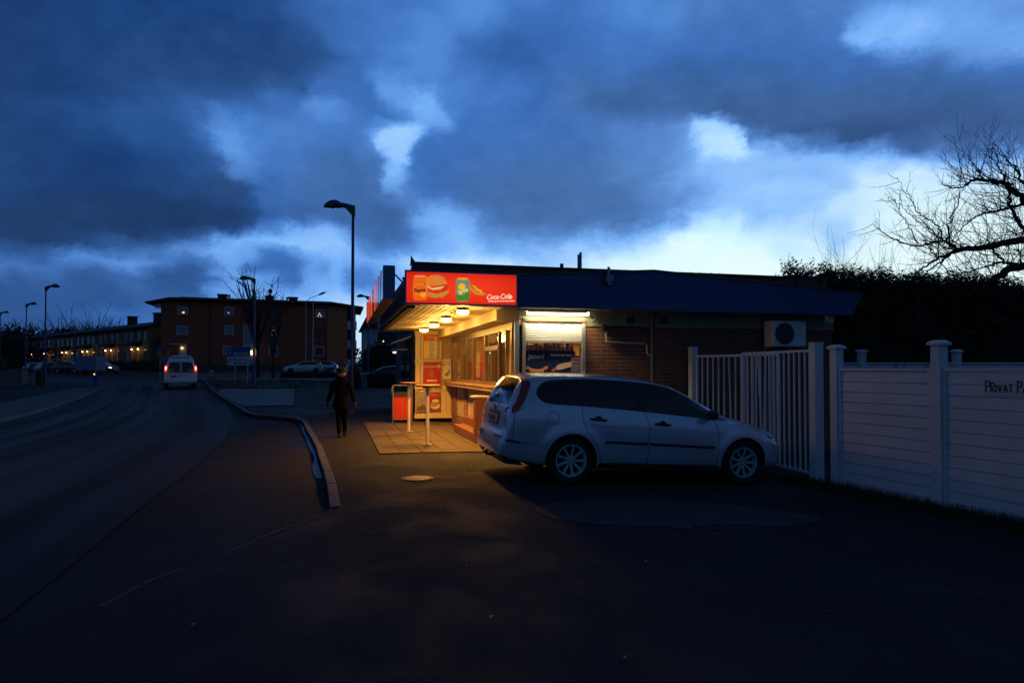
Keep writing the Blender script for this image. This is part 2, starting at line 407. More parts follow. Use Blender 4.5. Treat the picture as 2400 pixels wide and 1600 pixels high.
# ------------------------------------------------------------------ ground
def axis(lo, hi, fine, a, b):
    L = [a]
    while L[-1] < b: L.append(L[-1] + fine)
    d = fine
    while L[-1] < hi: d *= 1.35; L.append(L[-1] + d)
    d = fine; 
    while L[0] > lo: d *= 1.35; L.insert(0, L[0] - d)
    return L
def grid_sheet(name, X, Y, zf, m):
    vs = [(x, y, zf(x, y)) for y in Y for x in X]; n = len(X)
    fs = [(j * n + i, j * n + i + 1, (j + 1) * n + i + 1, (j + 1) * n + i) for j in range(len(Y) - 1) for i in range(n - 1)]
    b = MB(); b.add(vs, fs); return tag(b.build(name, m, smooth=True, fix=False), kind='structure')
grid_sheet('ground', axis(-900, 900, 1.2, -45, 22), axis(-300, 1500, 1.2, -8, 110), lambda x, y: GZ(x, y) - .11, m_ground)
KERB = [(-0.07, 8.13), (-0.12, 9.3), (-0.18, 10.5), (-0.29, 12.2), (-0.39, 13.94), (-0.56, 16), (-0.75, 18.1), (-0.92, 20.2), (-1.25, 21.6), (-1.9, 22.4), (-2.5, 23.0), (-2.95, 24.2), (-3.51, 26.82),
        (-4.1, 29.3), (-4.61, 31.49), (-5.4, 34.9), (-6.12, 38.06), (-7.1, 42.8), (-8.15, 47.92), (-9.2, 53.4), (-9.9, 56.5), (-11.3, 59.6)]
DROP = [(-1.75, -12), (-1.75, 2), (-1.72, 4.0), (-1.66, 4.6), (-1.64, 5.46), (-1.48, 5.91), (-1.26, 6.26), (-1.01, 6.59), (-0.47, 7.42), (-0.17, 7.86), (-0.07, 8.13)]
def dropf(x, y):
    d = min(math.hypot(x - a, y - b) for a, b in densify(DROP[:-1], .4, False))
    return 1 - ss(0, 1.3, d)
dd = [tuple(p) for p in densify(DROP[:-1], .4, False)]
def PZ(x, y):
    z = GZ(x, y)
    if y < 11 and x < 2:
        d = min((x - a) ** 2 + (y - b) ** 2 for a, b in dd) ** .5
        z -= .085 * (1 - ss(0, 1.3, d))
    return z
def sheet(name, outline, step, zf, m, kind='structure', skirt=0):
    v, f = poly_fill([tuple(p) for p in densify(outline, step)], step)
    b = MB(); b.add([(p.x, p.y, zf(p.x, p.y)) for p in v], f)
    if skirt:
        L = densify(outline, step); n = len(L)
        b.add([(p.x, p.y, zf(p.x, p.y)) for p in L] + [(p.x, p.y, zf(p.x, p.y) - skirt) for p in L], [(i, (i + 1) % n, n + (i + 1) % n, n + i) for i in range(n)])
    o = b.build(name, m, smooth=False, fix=False)
    bm = bmesh.new(); bm.from_mesh(o.data)
    for q in bm.faces:
        if q.normal.z < -.5: q.normal_flip()
    bm.to_mesh(o.data); bm.free()
    return tag(o, kind=kind) if kind else o
near = DROP + KERB[1:6] + [(4, 16), (20, 16), (20, -12)]
sheet('forecourt', near, .5, PZ, m_asph, skirt=.16)
far = [KERB[5]] + KERB[6:] + [(-6, 60.5), (18, 60.5), (20, 16), (4, 16)]
sheet('pavement', far, 1.2, GZ, m_ground, skirt=.16)

def kerbline(L, w, dz0, dz1, seg=1.0, skip=0):
    b = MB(); P = densify(L, seg, False)
    for i in range(len(P) - 1):
        a, c = P[i], P[i + 1]; d = (c - a).normalized(); n = Vector((-d.y, d.x)) * w; g = d * .006; j = random.uniform(-.006, .006)
        if skip and random.random() < skip: continue
        a = a + g; c = c - g; q = [a, c, c - n, a - n]
        hi = [(p.x, p.y, PZ(p.x, p.y) + dz1 + j) for p in q]; lo = [(x, y, z - dz1 - j - dz0) for x, y, z in hi]
        b.add(lo + hi, [(0, 3, 2, 1), (4, 5, 6, 7), (0, 1, 5, 4), (1, 2, 6, 5), (2, 3, 7, 6), (3, 0, 4, 7)])
    return b
tag(kerbline(KERB, .12, .15, .018, .5).build('kerb', m_granite, bevel=.012), kind='structure')
tag(kerbline(DROP[2:], .04, .10, .006, .45, .25).build('flush_kerb', mat('granite_worn', (.034, .033, .031), .8, var=.4, scale=6, bump=.4)), kind='structure')
ISL = [(-9.81, 23.72), (-9.94, 25.81), (-10.54, 29.56), (-11.58, 35.39), (-13.02, 42.71), (-13.75, 45.6), (-14.3, 46.6), (-14.7, 46.2), (-14.6, 44.0), (-13.9, 39), (-13.0, 33), (-12.3, 27), (-12.0, 20), (-12, 5), (-9.6, 5), (-9.6, 15)]
sheet('traffic_island', ISL, 1.0, lambda x, y: GZ(x, y) - .02, mat('island_asphalt', (.06, .058, .055), .8, var=.25, scale=2, bump=.3), skirt=.12)
def kerb2(L, w):
    b = MB(); P = densify(L, 1.0, True) ; P.append(P[0])
    for i in range(len(P) - 1):
        a, c = P[i], P[i + 1]; d = (c - a).normalized(); n = Vector((-d.y, d.x)) * w
        q = [a, c, c - n, a - n]; hi = [(p.x, p.y, GZ(p.x, p.y) - .008) for p in q]; lo = [(x, y, z - .13) for x, y, z in hi]
        b.add(lo + hi, [(0, 3, 2, 1), (4, 5, 6, 7), (0, 1, 5, 4), (1, 2, 6, 5), (2, 3, 7, 6), (3, 0, 4, 7)])
    return b
tag(kerb2(ISL, .14).build('island_kerb', m_granite), kind='structure')

# the road: a ribbon with worn wheel tracks running along it
RR = [(-2.2, -9), (-2.2, -3), (-2.2, 3), (-2.2, 9), (-2.4, 15), (-2.9, 21), (-3.75, 26.8), (-4.85, 31.5), (-6.35, 38), (-8.35, 48), (-9.5, 54), (-12, 60.5), (-16.5, 66.5), (-23, 72), (-33, 78), (-48, 84), (-80, 92), (-140, 104)]
RL = [(-9.1, -9), (-9.1, -3), (-9.1, 3), (-9.2, 9), (-9.4, 15), (-9.6, 21), (-10.1, 27), (-10.9, 32), (-12.3, 39), (-14.2, 47.5), (-16.3, 53), (-19.6, 58), (-24.5, 62.5), (-31, 67), (-41, 71), (-55, 75), (-85, 82), (-145, 94)]
def catmull(P, k):
    P = [Vector(p) for p in P]; out = []
    for i in range(len(P) - 1):
        a = P[max(0, i - 1)]; b = P[i]; c = P[i + 1]; d = P[min(len(P) - 1, i + 2)]
        for j in range(k):
            t = j / k; out.append(.5 * ((2 * b) + (c - a) * t + (2 * a - 5 * b + 4 * c - d) * t * t + (3 * b - a - 3 * c + d) * t ** 3))
    out.append(P[-1]); return out
def road():
    A = catmull(RL, 8); B = catmull(RR, 8); n = 9; vs = []; uv = []; s = 0
    for i in range(len(A)):
        if i: s += ((A[i] + B[i]) / 2 - (A[i - 1] + B[i - 1]) / 2).length
        for k in range(n):
            t = k / (n - 1); p = A[i] * (1 - t) + B[i] * t; vs.append((p.x, p.y, GZ(p.x, p.y) - .098)); uv.append((t, s))
    fs = [(i * n + k, i * n + k + 1, (i + 1) * n + k + 1, (i + 1) * n + k) for i in range(len(A) - 1) for k in range(n - 1)]
    m = bpy.data.materials.new('asphalt_road'); m.use_nodes = True; nt = m.node_tree; N = nt.nodes; L = nt.links; b = N['Principled BSDF']
    u = N.new('ShaderNodeUVMap'); mp = N.new('ShaderNodeMapping'); mp.inputs['Scale'].default_value = (9, .045, 1); L.new(u.outputs[0], mp.inputs[0])
    n1 = N.new('ShaderNodeTexNoise'); n1.inputs['Scale'].default_value = 1; n1.inputs['Detail'].default_value = 5; n1.inputs['Roughness'].default_value = .55; L.new(mp.outputs[0], n1.inputs['Vector'])
    tc = N.new('ShaderNodeTexCoord'); n2 = N.new('ShaderNodeTexNoise'); n2.inputs['Scale'].default_value = 80; L.new(tc.outputs['Object'], n2.inputs['Vector'])
    r = N.new('ShaderNodeValToRGB'); r.color_ramp.elements[0].position = .38; r.color_ramp.elements[1].position = .62
    r.color_ramp.elements[0].color = (.014, .014, .015, 1); r.color_ramp.elements[1].color = (.062, .058, .056, 1); L.new(n1.outputs['Fac'], r.inputs[0])
    mx = N.new('ShaderNodeMix'); mx.data_type = 'RGBA'; mx.blend_type = 'MULTIPLY'; mx.inputs[0].default_value = 1
    sx = N.new('ShaderNodeSeparateXYZ'); L.new(u.outputs[0], sx.inputs[0]); fe = N.new('ShaderNodeMapRange'); fe.inputs[1].default_value = .70; fe.inputs[2].default_value = .98; L.new(sx.outputs[0], fe.inputs[0])
    em = N.new('ShaderNodeMix'); em.data_type = 'RGBA'; em.inputs[7].default_value = (.021, .020, .0195, 1); L.new(fe.outputs[0], em.inputs[0]); L.new(r.outputs[0], em.inputs[6]); b.inputs['Specular IOR Level'].default_value = .2
    mr = N.new('ShaderNodeMapRange'); mr.inputs[1].default_value = .3; mr.inputs[2].default_value = .7; mr.inputs[3].default_value = .7; mr.inputs[4].default_value = 1.4
    L.new(n2.outputs['Fac'], mr.inputs[0]); L.new(em.outputs[2], mx.inputs[6]); L.new(mr.outputs[0], mx.inputs[7]); L.new(mx.outputs[2], b.inputs['Base Color'])
    rr = N.new('ShaderNodeMapRange'); rr.inputs[1].default_value = .38; rr.inputs[2].default_value = .62; rr.inputs[3].default_value = .85; rr.inputs[4].default_value = .68; L.new(n1.outputs['Fac'], rr.inputs[0]); L.new(rr.outputs[0], b.inputs['Roughness'])
    bp = N.new('ShaderNodeBump'); bp.inputs['Strength'].default_value = .5; bp.inputs['Distance'].default_value = .006; L.new(n2.outputs['Fac'], bp.inputs['Height']); L.new(bp.outputs[0], b.inputs['Normal'])
    mb = MB(); mb.add(vs, fs); o = mb.build('road', m, smooth=True, fix=False); l = o.data.uv_layers.new(name='UVMap')
    for lp in o.data.loops: l.data[lp.index].uv = uv[lp.vertex_index]
    tag(o, kind='structure')
road()
# wet gutter along the kerb bulge
wetm = mat('wet_gutter', (.02, .02, .022), .42, var=.6, scale=9, bump=1.0, bscale=35, spec=.5)
kp = catmull([(p[0], p[1]) for p in KERB[2:10]], 10)
gl = [(p.x - .015, p.y) for p in kp]; gr = [(p.x - .045 - .035 * (1 + math.sin(i * .31)) * (.6 + .4 * math.sin(i * .083 + 1)) - .02 * math.sin(i * 1.3) ** 2, p.y - .05) for i, p in enumerate(kp)]
sheet('gutter_water', gl + gr[::-1], .12, lambda x, y: GZ(x, y) - .094, wetm)
def seam(name, L, w=.02):
    b = MB(); Pn = densify(L, .25, False); vs = []
    for i, p in enumerate(Pn):
        d = (Pn[min(i + 1, len(Pn) - 1)] - Pn[max(0, i - 1)]).normalized(); n = Vector((-d.y, d.x)); j = .02 * math.sin(i * 1.7) + random.uniform(-.012, .012); ww = w * random.uniform(.5, 1.3) / 2
        for q in (p + n * (j - ww), p + n * (j + ww)): vs.append((q.x, q.y, PZ(q.x, q.y) + .005))
    b.add(vs, [(2 * i, 2 * i + 1, 2 * i + 3, 2 * i + 2) for i in range(len(Pn) - 1)]); tag(b.build(name, mat('bitumen_seam', (.006, .006, .007), .9, var=.2), fix=False), kind='structure')
seam('asphalt_seam', [(4.3, 8.0), (4.45, 6.6), (4.5, 5.4), (4.5, 4.2), (4.3, 2.4)], .03)
seam('asphalt_crack', [(1.2, 8.6), (1.6, 7.4), (1.5, 6.3), (2.1, 5.2), (2.0, 4.0)], .012)
seam('asphalt_crack', [(-.2, 7.0), (.6, 6.6), (1.5, 6.3), (2.6, 6.2)], .010)
seam('asphalt_crack', [(2.0, 11.0), (.9, 10.6), (.2, 10.9)], .010)
sheet('asphalt_patch', [(2.1, 7.3), (2.5, 7.62), (2.95, 7.75), (3.55, 7.66), (4.1, 7.5), (4.6, 7.36), (5.0, 7.0), (5.3, 6.55), (4.9, 6.3), (4.53, 6.22), (3.9, 6.4), (3.4, 6.3), (3.0, 6.42), (2.5, 6.6), (2.2, 6.85)], .25, lambda x, y: PZ(x, y) + .006, m_wet)
# paving slabs outside the kiosk
def slabs():
    b = MB(); w = .38; y = 12.05
    for i in range(7):
        x0 = .74 + i * w; yy = 11.9 if i < 7 else 12.3; yy += (i % 2) * .2
        y = 12.29 if i else 12.29; k = 0
        first = True
        while y < 19.3:
            h = (.38 if (first and i % 2) else .76); first = False; y1 = min(19.38, y + h)
            j = random.uniform(-.003, .003); g = .006; q = [(x0 + g, y + g), (x0 + w - g, y + g), (x0 + w - g, y1 - g), (x0 + g, y1 - g)]
            if x0 + w > 3.24: q = [(min(x, 3.23), yq) for x, yq in q]
            hi = [(x, yq, GZ(x, yq) + .022 + j) for x, yq in q]; lo = [(x, yq, z - .06) for x, yq, z in hi]
            b.add(lo + hi, [(0, 3, 2, 1), (4, 5, 6, 7), (0, 1, 5, 4), (1, 2, 6, 5), (2, 3, 7, 6), (3, 0, 4, 7)]); y = y1
    tag(b.build('slab_paving', mat('concrete_slab', (.055, .040, .028), .8, var=.35, scale=3.5, bump=.3, bscale=90)), kind='structure')
slabs()
# block paving, footpath and verge by the crossing
m_block = brick('block_paving', (.12, .12, .125), (.15, .15, .155), (.04, .04, .04), 'xy', .42, .30, .035)
sheet('block_paving', [(-3.35, 27.0), (-4.5, 31.7), (-6.0, 38.2), (-6.3, 41.3), (-2.32, 40.4), (-1.55, 27.0)], .9, lambda x, y: GZ(x, y) + .02, m_block)
def grass_sheet(name, L, step, blades, h, zo, label=None):
    m = mat('grass', (.022, .04, .012), .9, var=.5, scale=8)
    v, f = poly_fill([tuple(p) for p in densify(L, step)], step); b = MB(); b.add([(p.x, p.y, GZ(p.x, p.y) + zo) for p in v], f)
    V = [v[i] for i in range(len(v))]; tri = [t for t in f]
    for _ in range(blades):
        t = random.choice(tri); a, q = random.random(), random.random()
        if a + q > 1: a, q = 1 - a, 1 - q
        p = V[t[0]] + (V[t[1]] - V[t[0]]) * a + (V[t[2]] - V[t[0]]) * q; z = GZ(p.x, p.y) + zo; w = h * .14; an = random.uniform(0, 6.28); hh = h * random.uniform(.4, 1.2)
        dx, dy = math.cos(an) * w, math.sin(an) * w; lx, ly = random.uniform(-.5, .5) * hh, random.uniform(-.5, .5) * hh
        b.add([(p.x - dx, p.y - dy, z), (p.x + dx, p.y + dy, z), (p.x + lx, p.y + ly, z + hh)], [(0, 1, 2)])
    return tag(b.build(name, m, fix=False), kind='stuff')
grass_sheet('verge_grass', [(-8.6, 51.0), (-9.0, 55.8), (-4.24, 56.6), (-.9, 51.2), (.3, 47.2), (-.2, 41.6), (-4.6, 42.7), (-6.9, 44.6)], 1.2, 2500, .14, .03)
sheet('footpath', [(-9.2, 57.5), (-9.6, 60), (-4.6, 60.4), (.4, 58.9), (2.0, 55), (.6, 54), (-4.2, 57.8)], 1.2, lambda x, y: GZ(x, y) + .018, mat('path_concrete', (.13, .13, .14), .8, var=.15, scale=2))
grass_sheet('lawn', [(-12.5, 62), (-24, 96), (4, 96), (3, 62)], 3, 500, .2, -.07)
# manhole cover
mh = thing('manhole_cover', 'round iron manhole cover in the asphalt in front of the kiosk paving', 'manhole cover', (1.085, 9.44, PZ(1.085, 9.44) + .004))
b = MB(); b.lathe([(.001, .0), (.17, 0), (.17, .012), (.001, .012)], 28); b.build('cover', mat('cast_iron', (.22, .19, .15), .45, metal=.7, var=.4, scale=40, bump=.8, bscale=50), mh)
b = MB()
for i in range(-3, 4):
    for j in range(-3, 4):
        if i * i + j * j < 10: b.box(i * .045 - .015, i * .045 + .015, j * .045 - .015, j * .045 + .015, .012, .017)
b.build('tread_pattern', MATS['cast_iron'], mh)
b = MB(); b.lathe([(.178, 0), (.22, 0), (.22, .010), (.178, .010), (.178, 0)], 28); b.build('rim', m_granite, mh)
# litter and leaves
b = MB()
for _ in range(70):
    if random.random() < .6: x, y = random.uniform(-1.2, 6), random.uniform(3, 11.5)
    else: x, y = random.uniform(-5, -1.8), random.uniform(3, 16)
    z = (PZ(x, y) if x > -1.2 else GZ(x, y) - .095) + .012; r_ = random.uniform(.006, .02); a = random.uniform(0, 6.3)
    b.add([(x + math.cos(a + k * 1.6) * r_ * random.uniform(.5, 1.4), y + math.sin(a + k * 1.6) * r_ * random.uniform(.5, 1.4), z + random.uniform(0, .012)) for k in range(4)], [(0, 1, 2, 3)])
tag(b.build('litter', mat('litter', (.35, .33, .3), .7, var=.5, scale=3), fix=False), 'small leaves and scraps scattered over the asphalt', 'litter', kind='stuff')
# ------------------------------------------------------------------ kiosk building
def emis(name, col, strength):
    m = bpy.data.materials.new(name); m.use_nodes = True; nt = m.node_tree; b = nt.nodes['Principled BSDF']
    b.inputs['Base Color'].default_value = col + (1,); b.inputs['Emission Color'].default_value = col + (1,); b.inputs['Emission Strength'].default_value = strength
    return m
def wood(name, col, ax=2, var=.25):
    """painted or bare boards with grain running along one axis"""
    m = mat(name, col, .6, var=0); nt = m.node_tree; N = nt.nodes; L = nt.links; b = N['Principled BSDF']
    tc = N.new('ShaderNodeTexCoord'); mp = N.new('ShaderNodeMapping'); sc = [14, 14, 14]; sc[ax] = .8; mp.inputs['Scale'].default_value = sc
    n = N.new('ShaderNodeTexNoise'); n.inputs['Scale'].default_value = 1.6; n.inputs['Detail'].default_value = 7; L.new(tc.outputs['Object'], mp.inputs[0]); L.new(mp.outputs[0], n.inputs['Vector'])
    r = N.new('ShaderNodeValToRGB'); r.color_ramp.elements[0].position = .3; r.color_ramp.elements[1].position = .7
    r.color_ramp.elements[0].color = tuple(v * (1 - var) for v in col[:3]) + (1,); r.color_ramp.elements[1].color = tuple(min(1, v * (1 + var)) for v in col[:3]) + (1,)
    L.new(n.outputs['Fac'], r.inputs[0]); L.new(r.outputs[0], b.inputs['Base Color'])
    return m
m_brick = brick('brick_red', (.24, .062, .028), (.15, .04, .02), (.17, .14, .11))
m_brickside = brick('brick_red_side', (.26, .075, .04), (.19, .055, .03), (.28, .24, .20), 'yz')
m_soffit = wood('soffit_boards', (.60, .46, .25), 1, .12)
m_panel = wood('panel_boards', (.66, .53, .30), 2, .10)
m_boardold = wood('worn_boards', (.42, .36, .26), 2, .4)
m_brown = wood('brown_stained_wood', (.16, .06, .035), 1, .25)
m_roofs = mat('brown_roof_sheet', (.06, .028, .022), .55, var=.25, scale=3)

K = thing('kiosk_building', 'low brick fast food kiosk with blue fascia and brightly lit corner canopy', 'kiosk', (5.7, 15.5, .05))
def kb(name, b, m, parent=None, **kw):
    kw.setdefault('world', True); p = parent or K
    if parent is not None:                    # sub-part: mesh stored about the kiosk base
        v = [(a - K.location[0], q - K.location[1], c - K.location[2]) for a, q, c in b.v]; b.v = v; kw['world'] = False
    return b.build(name, m, p, **kw)
b = MB(); b.box(4.575, 10.15, 12.29, 12.54, -.35, 2.43); b.box(3.26, 3.345, 12.30, 12.50, -.2, 2.43)
b.box(3.345, 4.575, 12.30, 12.50, -.2, .98)
kb('brick_wall', b, m_brick)
b = MB(); b.box(9.9, 10.15, 12.54, 26, -.35, 2.72); b.box(2.15, 9.9, 25.8, 26, 0, 2.72); b.box(2.15, 2.35, 19.66, 25.8, 0, 2.72)
kb('side_wall', b, mat('side_wall_render', (.07, .05, .04), .8, var=.2))
b = MB(); b.box(4.586, 10.16, 12.27, 12.50, 2.43, 2.72); b.box(3.25, 4.586, 12.27, 12.50, 2.56, 2.72)
kb('frieze_board', b, mat('frieze_paint', (.26, .25, .18), .6, var=.15))
b = MB()
for i in range(5): b.box(3.25, 10.06, 11.74 + i * .107, 11.74 + i * .107 + .10, 2.72, 2.745)
kb('eaves_soffit', b, mat('frieze_paint', None))
# fascia: a shallow gable
def gab(x, base=0): return 3.437 - abs(x - 5.73) * .064 + base
b = MB(); b.prism([(1.10, 2.70), (10.12, 2.70), (10.36, gab(10.36)), (5.73, gab(5.73)), (1.10, gab(1.10))], 'y', 11.66, 11.74)
b.box(1.10, 1.18, 11.74, 19.5, 2.70, 3.14); b.box(1.10, 3.3, 19.42, 19.5, 2.70, 3.14); b.prism([(10.04, 2.70), (10.12, 2.70), (10.36, 3.14), (10.28, 3.14)], 'y', 11.74, 25.8)
kb('fascia', b, m_blue, bevel=.004)
b = MB()
for x0, x1 in ((1.08, 3.4), (3.405, 5.73), (5.73, 8.0), (8.005, 10.38)):
    b.add([(x, y, gab(x) + dz) for dz in (.002, .028) for x, y in ((x0, 11.63), (x1, 11.63), (x1, 11.80), (x0, 11.80))], [(0, 3, 2, 1), (4, 5, 6, 7), (0, 1, 5, 4), (1, 2, 6, 5), (2, 3, 7, 6), (3, 0, 4, 7)])
kb('roof_flashing', b, mat('worn_flashing', (.16, .12, .09), .6, metal=.3, var=.5, scale=3))
b = MB(); b.prism([(1.12, 3.02), (10.34, 3.02), (10.34, gab(10.34) - .01), (5.73, gab(5.73) - .01), (1.12, gab(1.12) - .01)], 'y', 11.80, 19.4); b.box(2.15, 10.3, 19.5, 26, 2.73, 3.1)
r0 = kb('roof', b, mat('roof_felt', (.02, .02, .02), .9, var=.2))
b = MB(); x0, x1 = 1.42, 10.9
b.add([(x0, 13.3, 2.95), (x1, 13.3, 2.95), (x1, 13.36, 3.68), (x0, 13.36, 3.68), (x0, 16.5, 3.0), (x1, 16.5, 3.0)], [(0, 1, 2, 3), (3, 2, 5, 4), (0, 3, 4), (1, 5, 2)])
x = x0
while x < x1: b.bar((x, 13.29, 2.95), (x, 13.35, 3.69), .03, .03); x += .62
b.bar((x0 - .02, 13.35, 3.69), (x1, 13.35, 3.69), .06, .03); b.add([(x0 - .05, 13.33, 3.6), (x0 + .06, 13.33, 3.69), (x0 - .03, 13.33, 3.83)], [(0, 1, 2)])
kb('roof_sheeting', b, m_roofs, r0, fix=False)
b = MB(); b.box(4.905, 4.95, 13.5, 13.56, 3.4, 4.02); b.box(4.95, 4.982, 13.5, 13.56, 3.4, 4.07); b.box(4.98, 5.04, 13.5, 13.56, 3.4, 3.66); kb('flue', b, m_bluetrim, r0)
b = MB(); b.box(4.55, 4.61, 13.6, 13.66, 3.4, 3.83); b.box(4.72, 4.77, 13.6, 13.66, 3.4, 3.73); kb('vent_pipe', b, m_dark, r0)
for x in (7.9, 8.15, 8.42, 8.66): b = MB(); b.tube([(x, 14.2, 3.4), (x, 14.2, 3.86)], .008, 5); kb('antenna_rod', b, m_dark, r0)
b = MB(); b.box(4.73, 4.87, 11.53, 11.66, 3.20, 3.32); b.bar((4.80, 11.6, 3.32), (4.82, 11.64, 3.47), .05, .05); b.tube([(4.80, 11.58, 3.21), (4.80, 11.56, 3.12)], [.05, .03], 10); kb('movement_sensor', b, m_grey)
# soffit of the corner canopy
b = MB(); x = 1.30
while x < 2.82: b.box(x, min(x + .086, 2.86), 11.76, 19.42, 2.70, 2.722); x += .108
kb('canopy_soffit', b, m_soffit)
b = MB(); b.box(1.19, 3.3, 11.76, 19.42, 2.724, 2.75); b.box(1.18, 1.30, 11.76, 19.42, 2.66, 2.72); kb('canopy_backing', b, m_dark)
b = MB(); b.box(2.80, 2.83, 12.08, 19.40, 2.50, 2.70); b.box(2.83, 3.22, 12.08, 19.40, 2.50, 2.52); b.box(2.80, 3.22, 12.05, 12.08, 2.49, 2.72)
kb('shutter_casing', b, m_cream, bevel=.004)
# service side
b = MB(); b.box(3.20, 3.27, 12.45, 19.4, 2.36, 2.50); b.box(3.20, 3.27, 12.45, 19.4, 1.28, 1.34)
for y in (12.5, 12.95, 13.56, 14.90, 16.25, 17.05, 17.93, 18.9, 19.35): b.box(3.19, 3.27, y - .03, y + .03, 1.30, 2.40)
for y0, y1 in ((13.56, 14.90), (17.05, 17.93)): b.box(3.18, 3.26, y0, y1, 2.0, 2.10); b.box(3.18, 3.25, (y0 + y1) / 2 - .02, (y0 + y1) / 2 + .02, 1.34, 2.0)
wf = kb('service_window_frame', b, mat('anodised_frame', (.20, .15, .09), .35, metal=.5, var=.1), bevel=.004)
b = MB()
for y0, y1 in ((12.98, 13.53), (13.59, 14.87), (14.93, 16.22), (16.28, 17.02), (17.08, 17.90), (17.96, 18.87), (18.93, 19.32)): b.box(3.225, 3.231, y0, y1, 1.34, 2.36)
kb('pane', b, m_glass, wf)
for y0, y1, z0, z1, mm in ((15.0, 15.55, 1.5, 2.25, m_red), (15.6, 16.1, 1.42, 2.0, mat('list_cream', (.6, .5, .3), .5, var=.2)), (16.35, 16.75, 1.6, 2.3, m_red), (18.1, 18.5, 1.5, 2.2, m_red), (12.99, 13.12, 1.5, 1.95, m_red)): b = MB(); b.box(3.236, 3.24, y0, y1, z0, z1); kb('list_and_menu_reflection', b, mm, wf)  # lists behind the glass; larger red ones stand in for the reflected menu
b = MB(); b.box(3.255, 3.262, 12.52, 12.93, 1.34, 2.36); kb('end_panel', b, mat('pale_laminate', (.42, .36, .27), .3, var=.25, scale=3), wf)
b = MB(); b.box(2.96, 3.24, 12.75, 19.3, 1.235, 1.27); b.box(2.98, 3.24, 12.8, 19.25, 1.16, 1.23); kb('service_counter', b, mat('counter_top', (.28, .20, .13), .35, var=.3, scale=4))
b = MB(); b.box(3.20, 3.26, 12.45, 19.4, .05, .30); b.box(3.19, 3.26, 17.0, 17.5, .30, 1.16); b.box(3.19, 3.26, 18.6, 19.4, .30, 1.16); kb('plinth', b, m_brickside)
for ya, yb in ((12.6, 16.95), (17.5, 18.6)):
    b = MB(); y = ya
    while y < yb: b.box(3.215, 3.245, y, y + .125, .32 + random.uniform(0, .04), 1.16); y += .14
    kb('counter_boarding', b, m_boardold)
b = MB(); b.box(3.246, 3.26, 12.45, 19.4, .30, 1.25); kb('boarding_backing', b, m_dark)
# interior seen through the glass
b = MB(); b.box(3.35, 9.8, 12.52, 19.4, .98, 1.0); b.box(4.9, 4.95, 12.9, 19.4, 1.0, 2.6); b.box(3.3, 6.0, 19.3, 19.35, 1.0, 2.6); b.box(3.3, 6.0, 12.52, 19.4, 2.6, 2.65)
kb('interior', b, mat('interior_wall', (.5, .42, .28), .7, var=.1))
b = MB()
for z in (1.5, 1.85, 2.2): b.box(4.6, 4.9, 13.0, 19.2, z, z + .02)
for _ in range(70):
    y = random.uniform(13.1, 19); z = random.choice((1.52, 1.87, 2.22)); b.box(4.65, 4.75, y, y + random.uniform(.05, .16), z, z + random.uniform(.08, .26))
kb('shelves', b, mat('shelf_goods', (.45, .28, .12), .5, var=.8, scale=5))
b = MB()
for i in range(12):
    x = 3.42 + i * .09; b.box(x, x + .07, 12.62, 12.74, 1.95, 1.98 + random.uniform(.06, .14))
kb('window_goods', b, mat('packets', (.55, .36, .12), .5, var=.7, scale=9))
# shuttered front window
b = MB(); b.box(3.335, 3.40, 12.21, 12.30, .85, 2.54); b.box(4.51, 4.585, 12.21, 12.30, .85, 2.54); b.box(3.40, 4.51, 12.22, 12.30, .88, .96)
sf = kb('shutter_frame', b, m_grey, bevel=.005)
b = MB(); b.box(3.335, 4.585, 12.19, 12.27, 2.505, 2.56); kb('shutter_box', b, m_dark, sf)
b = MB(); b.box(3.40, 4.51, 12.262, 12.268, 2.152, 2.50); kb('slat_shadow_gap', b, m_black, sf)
b = MB(); z = 2.155; n = 0
while z < 2.495:
    b.prism([(12.275, z), (12.232, z + .003), (12.230, z + .021), (12.275, z + .024)], 'x', 3.40, 4.51); z += .0345; n += 1
kb('roller_shutter', b, m_white, sf)
b = MB(); b.box(3.40, 4.51, 12.225, 12.275, 2.10, 2.152); kb('bottom_rail', b, m_grey, sf, bevel=.004)
b = MB(); b.box(3.41, 4.50, 12.33, 12.336, .96, 2.5); kb('window_pane', b, m_glass)
b = MB(); b.box(4.53, 4.56, 12.20, 12.212, 1.50, 1.56); kb('shutter_switch', b, m_white, sf)
# corner post, pipes, vents
b = MB(); b.box(3.19, 3.27, 12.20, 12.28, .08, 2.72); kb('corner_post', b, m_bluetrim, bevel=.006)
b = MB(); b.tube([(5.97, 12.22, -.05), (5.97, 12.22, 2.70)], .045, 12); kb('downpipe', b, mat('green_grey_pipe', (.05, .062, .055), .6, var=.15))
b = MB(); b.tube([(5.01, 12.24, 2.36), (5.01, 12.24, 2.16), (5.03, 12.24, 2.13), (5.80, 12.24, 2.10), (5.86, 12.24, 2.08), (5.86, 12.24, 1.93), (5.90, 12.24, 1.88), (5.97, 12.24, 1.87)], .019, 8); kb('drain_pipe', b, mat('pvc_pipe', (.35, .35, .33), .45, var=.1), smooth=True)
b = MB(); b.box(4.93, 5.0, 12.18, 12.26, 2.33, 2.47); b.box(4.93, 5.7, 12.22, 12.26, 2.42, 2.44); kb('cable_bracket', b, m_black)
for x in (5.45, 6.15): b = MB(); b.box(x, x + .15, 12.24, 12.266, 2.50, 2.62); kb('wall_vent', b, m_black)
b = MB(); b.tube([(4.66, 12.02, 2.63), (4.72, 12.06, 2.58), (4.74, 12.14, 2.55), (4.71, 12.22, 2.54), (4.66, 12.24, 2.60)], .008, 6); kb('lamp_cable', b, m_white)
b = MB(); b.box(9.75, 9.87, 11.9, 12.02, 2.56, 2.70); kb('eaves_lamp', b, m_white)
